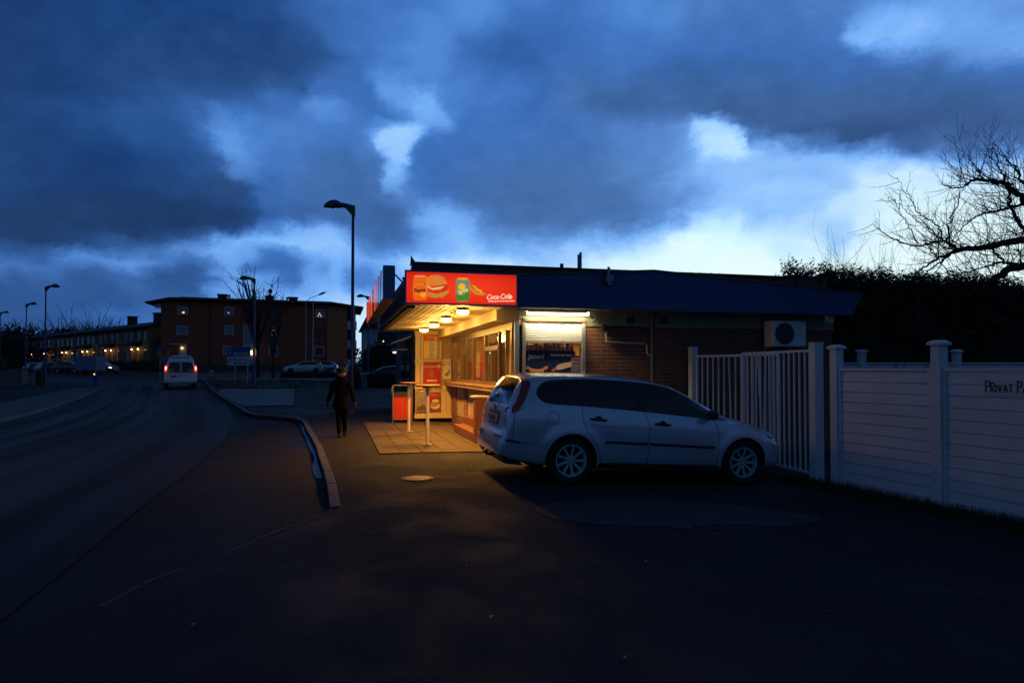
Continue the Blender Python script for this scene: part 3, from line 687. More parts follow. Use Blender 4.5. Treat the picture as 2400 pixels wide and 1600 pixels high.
# panelled end wall with menus
b = MB(); b.box(2.16, 3.24, 19.46, 19.52, .22, 2.70)
ew = kb('end_wall', b, m_dark)
b = MB(); x = 2.16
while x < 3.2: b.box(x, min(x + .135, 3.22), 19.43, 19.462, .24, 2.70); x += .147
kb('boards', b, m_panel, ew)
for x1, z0, z1 in ((3.22, 2.56, 2.70), (2.9, 1.78, 1.90), (3.22, 1.04, 1.16), (3.22, .22, .36)): b = MB(); b.box(2.14, x1, 19.40, 19.432, z0, z1); kb('batten', b, m_panel, ew)
b = MB(); b.box(2.92, 3.22, 19.395, 19.43, 1.16, 2.52); kb('tan_panel', b, mat('tan_board', (.38, .24, .12), .6, var=.1), ew)
# annex doorway and little blue awning on the street side
b = MB(); b.box(2.11, 2.15, 20.6, 21.5, .3, 2.2); b.box(2.11, 2.15, 22.3, 23.4, .9, 2.1); kb('side_door', b, m_glassd)
b = MB(); b.prism([(2.14, 2.62), (2.14, 2.55), (1.55, 2.34), (1.55, 2.39)], 'y', 20.2, 22.2); kb('door_awning', b, m_blue)

# ---- lamps
def canopy_lamp(x, y, label):
    t = thing('canopy_lamp', label, 'lamp', (x, y, 2.70), group='round lamps under the kiosk canopy')
    b = MB(); b.lathe([(.105, 0), (.105, -.045), (.09, -.06)], 24); b.build('lamp_base', m_black, t, smooth=True)
    b = MB(); b.lathe([(.10, -.045), (.115, -.07), (.105, -.105), (.06, -.125), (.001, -.13)], 24); b.build('diffuser', m_lampglow, t, smooth=True)
    l = bpy.data.lights.new('lamp_light', 'AREA'); l.shape = 'DISK'; l.size = .24; l.energy = LAMP_W; l.color = (1, .40, .055); l.spread = R(132)
    o = bpy.data.objects.new('lamp_light', l); C.objects.link(o); o.parent = t; o.location = (0, 0, -.15)
    l = bpy.data.lights.new('lamp_glow', 'POINT'); l.energy = 34; l.color = (1, .55, .12); l.shadow_soft_size = .11
    o = bpy.data.objects.new('lamp_glow', l); C.objects.link(o); o.parent = t; o.location = (0, 0, -.26)
    return t
LAMP_W = 72
m_lampglow = emis('lamp_glow', (1, .48, .11), 12)
for (x, y, l) in ((2.17, 11.98, 'round lamp under the canopy, nearest, just behind the red sign'), (2.17, 13.88, 'round lamp under the canopy, second from the red sign'),
                  (2.17, 15.68, 'round lamp under the canopy, third from the red sign'), (2.19, 17.7, 'round lamp under the canopy, last before the menu wall')): canopy_lamp(x, y, l)
t = thing('tube_lamp', 'long white fluorescent tube lamp above the roller shutter', 'lamp', (4.0, 12.06, 2.70))
b = MB(); b.box(-.66, .62, -.02, .16, -.02, 0); b.box(-.60, .56, .0, .10, -.04, -.02); b.build('lamp_housing', m_whiteold, t, bevel=.004)
b = MB(); b.tube([(-.60, .05, -.055), (.60, .05, -.055)], [.038, .038], 14); b.build('tube', emis('tube_glow', (1, .86, .55), 4.5), t, smooth=True)
al = bpy.data.lights.new('tube_light', 'AREA'); al.shape = 'RECTANGLE'; al.size = 1.15; al.size_y = .07; al.energy = 26; al.spread = R(150); al.color = (1, .80, .42)
ao = bpy.data.objects.new('tube_light', al); C.objects.link(ao); ao.parent = t; ao.location = (0, .05, -.105); ao.rotation_euler = (R(22), 0, 0)
for y in (13.5, 15.6, 17.8):
    l = bpy.data.lights.new('interior_lamp', 'POINT'); l.energy = 20; l.color = (1, .42, .09); l.shadow_soft_size = .15
    o = bpy.data.objects.new('interior_lamp', l); C.objects.link(o); o.parent = K; o.location = Vector((4.0, y, 2.45)) - K.location
t = thing('arm_lamp', 'small white lamp head on a horizontal arm at the street side of the kiosk', 'lamp', (2.1, 21.2, 2.2))
b = MB(); b.tube([(0, 0, .02), (-.33, 0, .02)], .012, 8); b.build('arm', m_white, t)
b = MB(); b.lathe([(.03, .07), (.09, .0), (.10, -.04), (.04, -.08)], 14, (-.40, 0, 0)); b.build('lamp_head', m_bluetrim, t, smooth=True)
b = MB(); b.lathe([(.001, -.05), (.06, -.075), (.001, -.10)], 12, (-.385, -.04, 0)); b.build('bulb', emis('white_bulb', (1, .95, .85), 5), t, smooth=True)

# ---- red sign over the corner
m_signface = None
def sign_face():
    m = bpy.data.materials.new('sign_face'); m.use_nodes = True; nt = m.node_tree; N = nt.nodes; L = nt.links; b = N['Principled BSDF']
    b.inputs['Base Color'].default_value = (.12, .008, .003, 1); b.inputs['Roughness'].default_value = .4
    # tubes inside the box: brighter across the middle height, dimmer at the box ends
    tc = N.new('ShaderNodeTexCoord'); sp = N.new('ShaderNodeSeparateXYZ'); L.new(tc.outputs['Generated'], sp.inputs[0])
    def bell(s, k):
        a = N.new('ShaderNodeMath'); a.operation = 'SUBTRACT'; a.inputs[1].default_value = .5; L.new(s, a.inputs[0])
        p = N.new('ShaderNodeMath'); p.operation = 'POWER'; p.inputs[1].default_value = 2; q = N.new('ShaderNodeMath'); q.operation = 'ABSOLUTE'; L.new(a.outputs[0], q.inputs[0]); L.new(q.outputs[0], p.inputs[0])
        r = N.new('ShaderNodeMath'); r.operation = 'MULTIPLY_ADD'; r.inputs[1].default_value = -k; r.inputs[2].default_value = 1; L.new(p.outputs[0], r.inputs[0]); return r.outputs[0]
    f = N.new('ShaderNodeMath'); f.operation = 'MULTIPLY'; L.new(bell(sp.outputs[0], 1.6), f.inputs[0]); L.new(bell(sp.outputs[2], 1.8), f.inputs[1])
    r = N.new('ShaderNodeValToRGB'); r.color_ramp.elements[0].position = .2; r.color_ramp.elements[0].color = s8(190, 18, 4); r.color_ramp.elements[1].position = 1; r.color_ramp.elements[1].color = s8(250, 58, 22)
    L.new(f.outputs[0], r.inputs[0]); L.new(r.outputs[0], b.inputs['Emission Color']); b.inputs['Emission Strength'].default_value = .95
    return m
S = thing('lightbox_sign', 'backlit red sign with burger, hot dog and two drink cans over the kiosk corner', 'sign', (2.085, 11.55, 2.70))
b = MB(); b.box(-.975, .975, .0, .10, 0, .575); b.build('sign_box', m_bluetrim, S, bevel=.006)
b = MB(); b.box(-.985, .985, -.022, .0, .0, .028); b.box(-.985, .985, -.022, .0, .55, .578); b.box(-.985, -.957, -.022, .0, .028, .55); b.box(.957, .985, -.022, .0, .028, .55); b.build('sign_frame', m_bluetrim, S)
b = MB(); b.box(-.957, .957, -.012, -.002, .028, .55); b.build('sign_panel', sign_face(), S)
def pr(name, col, st=.9): return mat(name, col, .4, var=.12, scale=30, emit=col, estr=st)
def spx(zx, zy):    # sign artwork coordinates in metres from its photographed layout
    return (-.957 + (zx - 640) / (2140 - 640) * 1.914, .55 - (zy - 262 - (zx - 640) * .028) / 448 * .522)
def art(name, outline, m, d, parent=S, th=.002):
    pts = [spx(*p) for p in outline]; b = MB(); b.prism(pts, 'y', -.013 - d * .0025, -.012 - d * .0025 + .0012); return b.build(name, m, parent, fix=True)
def ell(cx, cy, rx, ry, n=22, rot=0, wob=0):
    out = []
    for k in range(n):
        t = 2 * math.pi * k / n; r = 1 + wob * math.sin(k * 2.7); a, q = rx * r * math.cos(t), ry * r * math.sin(t); out.append((cx + a * math.cos(rot) - q * math.sin(rot), cy + a * math.sin(rot) + q * math.cos(rot)))
    return out
o_or, o_or2 = pr('can_orange', lin((.93, .40, .06)), .9), pr('can_orange_light', lin((.98, .55, .2)), .9)
art('orange_can', [(735, 345), (745, 322), (900, 322), (912, 345), (920, 400), (920, 640), (900, 680), (745, 680), (728, 640), (728, 400)], o_or, 1)
art('can_lid', ell(822, 328, 82, 12), pr('can_lid', lin((.85, .62, .42))), 2)
art('can_label', ell(822, 520, 92, 82), o_or2, 2); art('can_label_inner', ell(822, 520, 84, 74), o_or, 3); art('orange_slice', ell(862, 596, 36, 40), pr('slice', lin((1, .62, .12))), 4)
art('leaf', [(870, 430), (905, 425), (900, 465), (880, 470)], pr('leaf_green', lin((.35, .5, .12))), 3)
def signtext(s, zx, zy, size, m, d, rot=0, **kw):
    x, z = spx(zx, zy); return text(s, size, (x, -.013 - d * .0025, z), (R(90), -rot, 0), m, S, ext=.0008, **kw)
signtext('Fanta', 815, 535, .098, pr('navy_print', lin((.08, .08, .16)), .5), 5, R(6), off=.003, sx=.92, name='can_lettering')
bun = pr('bun', lin((.88, .50, .17))); 
art('burger_bun', [(905, 470), (910, 350), (960, 315), (1050, 308), (1130, 335), (1165, 390), (1185, 450), (1100, 470)], bun, 1)
art('burger_patty', [(905, 490), (1180, 440), (1190, 500), (1160, 545), (1000, 575), (920, 545)], pr('tomato', lin((.80, .22, .10))), 2)
art('burger_mayonnaise', [(915, 470), (990, 500), (1080, 480), (1150, 470), (1090, 520), (990, 530), (920, 500)], pr('mayo', lin((.95, .72, .42))), 3)
art('burger_base', [(920, 555), (1050, 590), (1180, 540), (1160, 590), (1050, 615), (930, 590)], bun, 3)
art('burger_lettuce', [(920, 580), (960, 615), (1010, 600), (1060, 620), (1120, 590), (1170, 560), (1205, 510), (1195, 570), (1140, 610), (1120, 640), (1060, 630), (1030, 645), (960, 635), (930, 615)], pr('lettuce', lin((.62, .62, .16))), 4)
art('silver_can', [(1300, 395), (1315, 365), (1470, 365), (1490, 400), (1490, 640), (1475, 690), (1310, 690), (1298, 650)], pr('can_silver', lin((.52, .52, .42))), 1)
art('can_green', [(1299, 590), (1400, 610), (1489, 540), (1489, 640), (1475, 688), (1310, 688), (1298, 650)], pr('can_green', lin((.30, .52, .08))), 2)
art('can_lid', ell(1393, 362, 80, 14), pr('lid_gold', lin((.92, .65, .2))), 3); art('lemon', ell(1380, 480, 48, 50), pr('lemon', lin((.95, .75, .10))), 3)
art('can_base', ell(1390, 690, 80, 12), pr('can_silver', None), 3)
signtext('Sprite', 1393, 545, .088, pr('sprite_letter', lin((.93, .88, .45))), 5, R(-22) * -1, off=.002, shear=.2, sx=.85, name='can_lettering')
art('hot_dog_bun', [(1490, 440), (1560, 450), (1650, 520), (1720, 590), (1700, 610), (1620, 605), (1560, 590), (1490, 520)], bun, 2)
art('hot_dog_sausage', [(1500, 425), (1545, 430), (1640, 500), (1730, 580), (1735, 615), (1700, 618), (1600, 545), (1500, 480)], pr('sausage', lin((.85, .30, .12))), 3)
art('hot_dog_mustard', [(1510, 455), (1560, 470), (1590, 510), (1640, 525), (1660, 565), (1710, 590), (1650, 575), (1620, 540), (1580, 525), (1550, 485)], pr('lemon', None), 4)
signtext('Coca-Cola', 1885, 628, .125, pr('sign_white', lin((1, .82, .68)), 1), 3, R(-4) * -1, shear=.35, off=.002, sx=.80, name='script_lettering')
signtext('makes good food taste better', 1930, 690, .043, pr('sign_white', None, 1), 3, R(2), off=.001, sx=.92)
art('round_emblem', ell(2055, 632, 30, 32), pr('emblem', lin((.95, .50, .38))), 3)
art('emblem_bottle', [(2042, 655), (2042, 620), (2048, 605), (2048, 595), (2054, 595), (2054, 605), (2060, 620), (2060, 655)], pr('sign_white', None), 4); art('emblem_fork', [(2068, 655), (2068, 605), (2074, 605), (2074, 655)], pr('sign_white', None), 4)
# side sign facing the street
S2 = thing('street_side_sign', 'long orange picture sign on the street side of the canopy, seen edge on', 'sign', (.86, 15.1, 2.80))
b = MB(); b.box(-.09, .10, -3.33, 3.3, 0, .58); b.build('sign_box', m_bluetrim, S2, bevel=.006)
pics = [(s8(150, 160, 180)[:3], .10), (s8(120, 130, 150)[:3], .10), (s8(190, 60, 20)[:3], .35), (s8(230, 90, 30)[:3], .4), (s8(120, 40, 15)[:3], .3), (s8(240, 100, 30)[:3], .5), (s8(200, 60, 20)[:3], .5), (s8(235, 80, 25)[:3], .5), (s8(215, 60, 20)[:3], .5)]
for i, (c, e) in enumerate(pics):
    y0 = -3.28 + i * .735; b = MB(); b.box(-.10, -.091, y0, y0 + .70, .03, .55); b.build('picture_panel', mat('side_picture_%d' % i, c, .10, var=.5, scale=2.2, emit=c, estr=e * 1.6, spec=.4), S2)
for i in range(10): b = MB(); b.box(-.104, -.09, -3.32 + i * .735, -3.28 + i * .735, .0, .58); b.build('frame_strip', m_bluetrim, S2)
b = MB(); b.bar((.1, -3.2, .45), (.25, -3.2, .30), .025); b.bar((.10, 0, .3), (.25, 0, .2), .03); b.bar((.10, 3.1, .3), (.25, 3.1, .2), .03); b.bar((.10, -2.9, .06), (.25, -2.9, .0), .03); b.build('bracket', m_grey, S2)

# ---- menus and posters on the end wall
def board(name, label, cat, x0, x1, z0, z1, y, m, fm=None, fw=.02):
    t = thing(name, label, cat, ((x0 + x1) / 2, y, z0)); w = (x1 - x0) / 2; h = z1 - z0
    b = MB(); b.box(-w, w, -.012, 0, 0, h); b.build('panel', m, t)
    if fm:
        b = MB(); b.box(-w - fw, -w, -.022, .0, -fw, h + fw); b.box(w, w + fw, -.022, .0, -fw, h + fw); b.box(-w, w, -.022, .0, -fw, 0); b.box(-w, w, -.022, .0, h, h + fw); b.build('frame', fm, t, bevel=.003)
    return t, w, h
m_paper = mat('paper', (.70, .62, .42), .5, var=.08)
t, w, h = board('menu_board', 'tall menu board with red heading and pictures of the day\'s dishes on the panelled wall', 'menu', 2.39, 2.90, 1.90, 2.58, 19.395, m_paper, m_red, .012)
b = MB(); b.box(-w, w, -.016, -.012, h * .76, h); b.build('heading', m_red, t)
b = MB(); b.box(-w, -w + .13, -.016, -.012, 0, h * .76); b.build('yellow_column', m_yellow, t)
b = MB()
for i in range(1, 7): b.box(-w + .13, w, -.0165, -.0125, h * .76 * i / 7 - .002, h * .76 * i / 7 + .002)
for i in range(7):
    for k in range(3): b.box(-w + .15, -w + .15 + random.uniform(.1, .17), -.0165, -.0125, h * .76 * (i + .25 + k * .22) / 7, h * .76 * (i + .25 + k * .22) / 7 + .006)
b.build('small_print', m_textk, t)
b = MB()
for i in range(7): b.prism(ell(w - .09, h * .76 * (i + .5) / 7, .055, .028, 14), 'y', -.018, -.0125)
b.build('dish_picture', mat('dish', (.35, .26, .10), .5, var=.5, scale=20), t)
text('DAGENS RÄTT', .062, (0, -.018, h * .93), FRONT, m_textw, t); text('Specialerbjudande', .034, (-.03, -.018, h * .86), FRONT, m_textw, t)
b = MB(); b.prism([(.09 + (.05 if k % 2 else .035) * math.cos(k * math.pi / 10), h * .86 + (.05 if k % 2 else .035) * math.sin(k * math.pi / 10)) for k in range(20)], 'y', -.022, -.016); b.build('sun_badge', m_yellow, t)
t, w, h = board('framed_menu', 'dark red lunch menu in a silver frame below the menu board', 'menu', 2.37, 2.88, 1.13, 1.82, 19.37, mat('dark_red_print', (.36, .02, .015), .4, var=.06), m_alu, .022)
text('DAGENS RÄTT', .068, (-.05, -.014, h * .80), FRONT, m_textw, t, sx=.85); text('Vardagar 11-14', .062, (0, -.014, h * .07), FRONT, m_textw, t)
for i, s in enumerate(('Måndag', 'Tisdag', 'Onsdag', 'Torsdag', 'Fredag')): text(s, .036, (-.02, -.014, h * (.68 - i * .075)), FRONT, mat('print_dim', (.5, .35, .3), .5, var=0), t)
b = MB(); b.box(-.14, .14, -.016, -.012, h * .19, h * .27); b.build('price_strip', m_paper, t); text('Serveras med', .04, (0, -.018, h * .23), FRONT, m_textk, t, sx=.9)
b = MB(); b.prism([(.19 + (.065 if k % 2 else .045) * math.cos(k * math.pi / 12), h * .82 + (.065 if k % 2 else .045) * math.sin(k * math.pi / 12)) for k in range(24)], 'y', -.02, -.012); b.build('sun_badge', m_yellow, t); text('60', .05, (.19, -.022, h * .82), FRONT, m_red, t)
t, w, h = board('weathered_poster', 'faded grey picture poster low on the panelled wall', 'poster', 2.19, 2.50, .43, .98, 19.39, mat('faded_print', (.30, .28, .22), .5, var=.4, scale=5), m_alu, .01)
b = MB(); b.prism([(-w, .0), (w, .0), (w * .9, .12), (.02, .20), (-.05, .14), (-w, .10)], 'y', -.015, -.012); b.build('picture', mat('faded_dark', (.12, .10, .08), .5, var=.5, scale=18), t)
t, w, h = board('meal_poster', 'red meal poster with a plate, low on the panelled wall beside the faded one', 'poster', 2.55, 2.85, .46, .96, 19.388, mat('dark_red_print', None), m_alu, .01)
b = MB(); b.prism(ell(.02, h * .22, .14, .09), 'y', -.015, -.012); b.prism(ell(.03, h * .5, .10, .05), 'y', -.015, -.012); b.build('plate_picture', m_paper, t)
b = MB(); b.prism(ell(-.01, h * .32, .12, .07, wob=.2), 'y', -.018, -.013); b.build('food_picture', mat('dish', None), t)
text('HAMBURGARE', .045, (0, -.014, h * .87), FRONT, m_textw, t); text('med bröd & sallad', .032, (0, -.014, h * .77), FRONT, m_textw, t)
t, w, h = board('price_poster', 'pale poster with brown hand lettering in the corner by the service windows', 'poster', 2.93, 3.17, 1.34, 1.90, 19.39, m_paper)
text('GRATTIS', .062, (0, -.015, h * .86), FRONT, mat('brown_print', (.2, .12, .06), .5, var=0), t, sx=.85); text('BEDÖMDA', .058, (0, -.015, h * .72), FRONT, mat('brown_print', None), t, sx=.8)
b = MB(); b.prism([(-.08, .10), (.02, .06), (.10, .18), (.09, .30), (.03, .20), (-.04, .16)], 'y', -.016, -.012); b.build('sausage_picture', mat('grey_sausage', (.22, .2, .17), .5, var=.3), t)
# ---- posters behind the shuttered window
t, w, h = board('hot_dog_poster', 'dark blue window poster with a big hot dog and the word Jätten?', 'poster', 3.40, 3.89, 1.10, 1.965, 12.325, mat('navy_poster', (.008, .014, .05), .3, var=.15))
text('Jätten?', .125, (-.01, -.014, h - .12), FRONT, m_textw, t, off=.001, sx=.95)
sg = mat('sausage_print', (.50, .10, .03), .4, var=.2, scale=12); bnm = mat('bun_print', (.48, .22, .08), .5, var=.2, scale=12)
b = MB(); b.prism([(-.20, h - .30), (-.215, h - .335), (-.19, h - .36), (-.13, h - .385), (0, h - .395), (.12, h - .385), (.20, h - .355), (.225, h - .33), (.205, h - .30), (.17, h - .30), (.10, h - .345), (0, h - .355), (-.10, h - .345), (-.165, h - .30)], 'y', -.018, -.014); b.build('sausage_picture', sg, t)
b = MB(); b.prism([(-.15, h - .365), (-.08, h - .345), (0, h - .36), (.08, h - .345), (.14, h - .36), (.12, h - .42), (.06, h - .45), (-.07, h - .45), (-.13, h - .42)], 'y', -.022, -.018); b.build('bun_picture', bnm, t)
text('hot dogs', .05, (-.16, -.014, h - .47), FRONT, m_textw, t, sx=.8)
t, w, h = board('french_dog_poster', 'dark blue window poster with a French hot dog, right of the Jätten? one', 'poster', 3.892, 4.38, 1.10, 1.96, 12.325, mat('navy_poster', None))
text('French hot dog!', .068, (-.01, -.014, h - .085), FRONT, m_textw, t, off=.001, sx=.92)
b = MB(); b.prism([(-.12, h - .31), (-.08, h - .27), (.02, h - .235), (.2, h - .205), (.243, h - .205), (.243, h - .30), (.12, h - .32), (.0, h - .355), (-.10, h - .37)], 'y', -.018, -.014); b.build('bread_picture', mat('bread_print', (.42, .27, .2), .5, var=.15, scale=9), t)
b = MB(); b.prism(ell(-.15, h - .36, .06, .026, 14, .35), 'y', -.02, -.014); b.build('sausage_picture', sg, t)
t, w, h = board('striped_price_list', 'striped price list taped at the right edge of the shuttered window', 'price list', 4.325, 4.50, 1.10, 1.865, 12.318, mat('list_paper', (.45, .42, .5), .4, var=.1))
b = MB()
for i in range(9): b.box(-w, w, -.016, -.012, h - .04 - i * .045, h - .03 - i * .045 + .008)
b.build('stripes', mat('navy_poster', None), t); b = MB(); b.box(-w, w, -.016, -.012, h - .02, h); b.box(-w, w, -.016, -.012, h - .155, h - .135); b.build('red_lines', m_red, t)
t, w, h = board('snack_sign', 'small red crisp sign with white script at the top left of the shuttered window', 'sign', 3.40, 3.63, 1.972, 2.06, 12.325, m_red)
text('Estrella', .085, (0, -.014, h * .5), FRONT, m_textw, t, shear=.3, sx=.8)

# ---- small objects outside the kiosk
t = thing('wooden_steps', 'brown stained wooden steps with a boxed end post below the service counter', 'steps', (2.98, 15.1, .10))
b = MB(); b.box(-.23, .22, -1.30, 1.32, .0, .19); b.box(.03, .24, -1.30, 1.32, .19, .38); b.build('tread', m_brown, t, bevel=.008)
b = MB(); b.box(-.25, .24, -1.42, -1.32, -.02, .92); b.box(-.25, -.17, -1.32, -1.25, -.02, .92); b.build('end_post', m_brown, t, bevel=.01)
b = MB(); b.box(-.27, .24, -1.44, -.95, .92, .96); b.build('end_shelf', m_boardold, t, bevel=.006)
def stand_table(y, label):
    t = thing('standing_table', label, 'table', (1.75 if y < 15 else 1.68, y, GZ(1.7, y) + .022), group='round standing tables outside the kiosk')
    b = MB(); b.lathe([(.001, 1.145), (.235, 1.145), (.25, 1.16), (.245, 1.178), (.001, 1.18)], 32); b.build('table_top', mat('table_laminate', (.22, .10, .05), .4, var=.2), t, smooth=True)
    b = MB(); b.tube([(0, 0, .0), (0, 0, 1.14)], .036, 14); b.build('pole', m_whiteold, t, smooth=True)
    b = MB(); b.lathe([(.001, 0), (.10, 0), (.10, .01), (.001, .012)], 20); b.lathe([(.001, 1.12), (.09, 1.12), (.09, 1.145), (.001, 1.145)], 16); b.build('flange', m_grey, t)
stand_table(13.55, 'round standing table on a white pole, nearer the camera'); stand_table(16.5, 'round standing table on a white pole, farther one beside the red stand')
t = thing('bin_stand', 'metal framed stand with a red gridded lower panel left of the menu wall', 'stand', (1.76, 19.0, GZ(1.76, 19)))
b = MB()
for sx in (-.27, .25): b.box(sx, sx + .025, -.01, .015, 0, 1.06); b.box(sx, sx + .025, .35, .375, 0, 1.06)
b.box(-.27, .275, -.01, .015, 1.04, 1.065); b.box(-.27, .275, .35, .375, 1.04, 1.065); b.box(-.27, -.245, 0, .36, 1.04, 1.065); b.box(.25, .275, 0, .36, 1.04, 1.065); b.box(-.27, .275, -.01, .015, .10, .125); b.build('frame', m_grey, t)
b = MB(); b.box(-.245, .25, -.005, .34, .12, .72); b.build('red_panel', mat('red_tile', (.50, .035, .02), .35, var=.1), t)
b = MB(); b.box(-.006, .0, -.008, -.004, .12, .72)
for i in range(1, 7): b.box(-.245, .25, -.008, -.004, .12 + i * .086, .124 + i * .086)
b.build('grid_lines', mat('grid_line', (.55, .2, .15), .5, var=0), t)
b = MB(); b.box(-.24, .245, .0, .33, .72, .86); b.build('bin_top', m_dark, t)
t = thing('air_conditioner', 'white outdoor air conditioning unit mounted high on the dark brick wall', 'air conditioner', (8.81, 12.02, 2.05))
b = MB(); b.box(-.385, .385, -.14, .16, .01, .53); b.build('casing', m_whiteold, t, bevel=.02)
b = MB(); b.lathe([(.001, -.142), (.215, -.142), (.215, -.150), (.001, -.150)], 32, (-.12, 0, .27), 'y'); b.build('fan_opening', m_black, t)
b = MB()
for r_ in (.06, .10, .14, .18, .21): b.lathe([(r_, -.150), (r_ + .006, -.150), (r_ + .006, -.156), (r_, -.156), (r_, -.150)], 28, (-.12, 0, .27), 'y')
for k in range(8): b.bar((-.12, -.153, .27), (-.12 + .21 * math.cos(k * .785), -.153, .27 + .21 * math.sin(k * .785)), .006)
b.build('fan_guard', mat('guard_grey', (.10, .11, .12), .5, var=0), t)
for sx in (-.3, .3): b = MB(); b.bar((sx, .0, .0), (sx, .27, .0), .03); b.bar((sx, .26, 0), (sx, .26, -.25), .03); b.build('wall_bracket', m_grey, t)
b = MB(); b.box(.385, .42, -.06, .06, .08, .2); b.build('valve_cover', m_grey, t)
# ------------------------------------------------------------------ the estate car
m_paint = mat('silver_blue_paint', (.54, .62, .73), .25, metal=.42, var=.05, scale=2, coat=.6)
m_trim = mat('car_trim_black', (.012, .012, .014), .45, var=0)
m_light = mat('tail_lens', (.30, .012, .008), .12, var=0, spec=.7)
m_rim = mat('alloy_rim', (.33, .52, .55), .4, metal=.25, var=.1)
def ip(t, T): return float(np.interp(t, [a for a, _ in T], [b for _, b in T]))
class CarShape:
    H = [(0, .50), (.02, .60), (.05, .66), (.07, .70), (.085, .85), (.10, .95), (.13, 1.04), (.19, 1.20), (.25, 1.33), (.30, 1.42), (.36, 1.455), (.52, 1.48), (.9, 1.50), (1.3, 1.507), (1.7, 1.50), (2.12, 1.47),
         (2.5, 1.41), (2.8, 1.286), (3.1, 1.13), (3.34, 1.0), (3.45, .955), (3.72, .90), (3.95, .84), (4.2, .745), (4.33, .66), (4.42, .56), (4.47, .45)]
    P = [(0, .80), (.03, .87), (.10, .93), (.25, .975), (.5, 1), (3.6, 1), (3.9, .97), (4.1, .91), (4.25, .83), (4.38, .68), (4.47, .45)]
    B = [(0, 1.06), (.5, 1.07), (1.1, 1.035), (2.05, .985), (2.65, .94), (3.25, .89), (3.8, .80), (4.2, .68), (4.47, .50)]
    L = 4.47; WB = .92; roofw = .66; arches = (.97, 3.60); AR = .365; wz = .312; bot = [(0, .36), (.15, .30), (.5, .24), (1.3, .20), (3.2, .19), (3.9, .21), (4.47, .26)]
    def sec(s, u, n=0):
        H = ip(u, s.H); P = ip(u, s.P); W = s.WB; bt = min(ip(u, s.B), H - .045); wb = ip(u, s.bot)
        k = W / .92
        low = [(.86, .035), (.895, .16), (.915, .36), (.92, .52), (.918, .66)]
        pts = [(0, wb), (.55 * k, wb), (.80 * P * k, wb)]
        span = max(.05, bt - wb)
        for v, f in low: pts.append((v * P * k, wb + f * span * 1.18))
        pts.append((.888 * P * k, bt - .045 * min(1, span / .5))); pts.append((.868 * P * k, bt))
        G = H - bt; e = .055 * min(1, G / .3); rw = s.roofw * (.55 + .45 * P)
        for t in (.12, .3, .5, .7, .86, 1.0): pts.append(((.865 * P * k) * (1 - t ** 1.25) + rw * t ** 1.25, bt + (G - e) * t))
        for q in (.93, .82, .66, .45, .22, 0): pts.append((rw * q, H - e * q ** 3 * .9 - .012 * q * q * min(1, G / .2)))
        return pts
    def side(s, u, w):
        p = s.sec(u)[3:17]; ws = [a[1] for a in p]; vs = [a[0] for a in p]
        v = float(np.interp(w, ws, vs))
        for a in s.arches:
            d = math.hypot(u - a, w - s.wz); v += .022 * (1 - ss(s.AR + .03, s.AR + .17, d)) * (1 if w < .9 else 0)
        return v
def car_body(sh, parent, paint, dark, name='body', nu=110):
    us = sorted(set([sh.L * i / nu for i in range(nu + 1)] + [a for a, _ in sh.H if a < .4] + [.005, .012]))
    rows = []
    for u in us:
        p = sh.sec(u); q = []
        for i in range(len(p) - 1):              # finer sampling
            k = 3 if 3 <= i <= 16 else 2
            for j in range(k):
                t = j / k; q.append((p[i][0] * (1 - t) + p[i + 1][0] * t, p[i][1] * (1 - t) + p[i + 1][1] * t))
        q.append(p[-1])
        for i, (v, w) in enumerate(q):
            for a in sh.arches:
                d = math.hypot(u - a, w - sh.wz)
                if v > .6 and w < .9: v += .022 * (1 - ss(sh.AR + .03, sh.AR + .17, d)); q[i] = (v, w)
        rows.append([(u, -v, w) for v, w in q] + [(u, v, w) for v, w in q[-2:0:-1]])
    m = len(rows[0]); b = MB(); b.add([p for r in rows for p in r], [(i * m + k, i * m + (k + 1) % m, (i + 1) * m + (k + 1) % m, (i + 1) * m + k) for i in range(len(rows) - 1) for k in range(m)])
    b.add(rows[0], [tuple(range(m))]); b.add(rows[-1], [tuple(range(m))])
    bm = bmesh.new(); me = bpy.data.meshes.new('tmp'); me.from_pydata(b.v, [], b.f); bm.from_mesh(me)
    bmesh.ops.remove_doubles(bm, verts=bm.verts, dist=1e-4); bmesh.ops.recalc_face_normals(bm, faces=bm.faces); bm.to_mesh(me); bm.free()
    o = bpy.data.objects.new(name, me); C.objects.link(o); me.name = name
    c = MB()
    for a in sh.arches:
        for sy in (-1, 1): c.lathe([(.001, sy * .56), (sh.AR, sy * .56), (sh.AR, sy * 1.2), (.001, sy * 1.2)], 40, (a, 0, sh.wz), 'y')
    co = c.build('cutter', None)
    md = o.modifiers.new('b', 'BOOLEAN'); md.object = co; md.operation = 'DIFFERENCE'; md.solver = 'EXACT'
    bpy.context.view_layer.update(); dg = bpy.context.evaluated_depsgraph_get()
    m2 = bpy.data.meshes.new_from_object(o.evaluated_get(dg)); o.modifiers.clear(); bpy.data.objects.remove(co); o.data = m2; m2.name = name
    m2.materials.clear(); m2.materials.append(paint); m2.materials.append(dark)
    for p in m2.polygons:
        c_ = p.center; p.use_smooth = True; p.material_index = 0
        for a in sh.arches:
            if math.hypot(c_[0] - a, c_[2] - sh.wz) < sh.AR + .004 and abs(c_[1]) < sh.WB - .035 and abs(c_[1]) > .3: p.material_index = 1
        if c_[2] < ip(c_[0], sh.bot) + .015: p.material_index = 1
    m2.set_sharp_from_angle(angle=R(50)); o.parent = parent
    return o
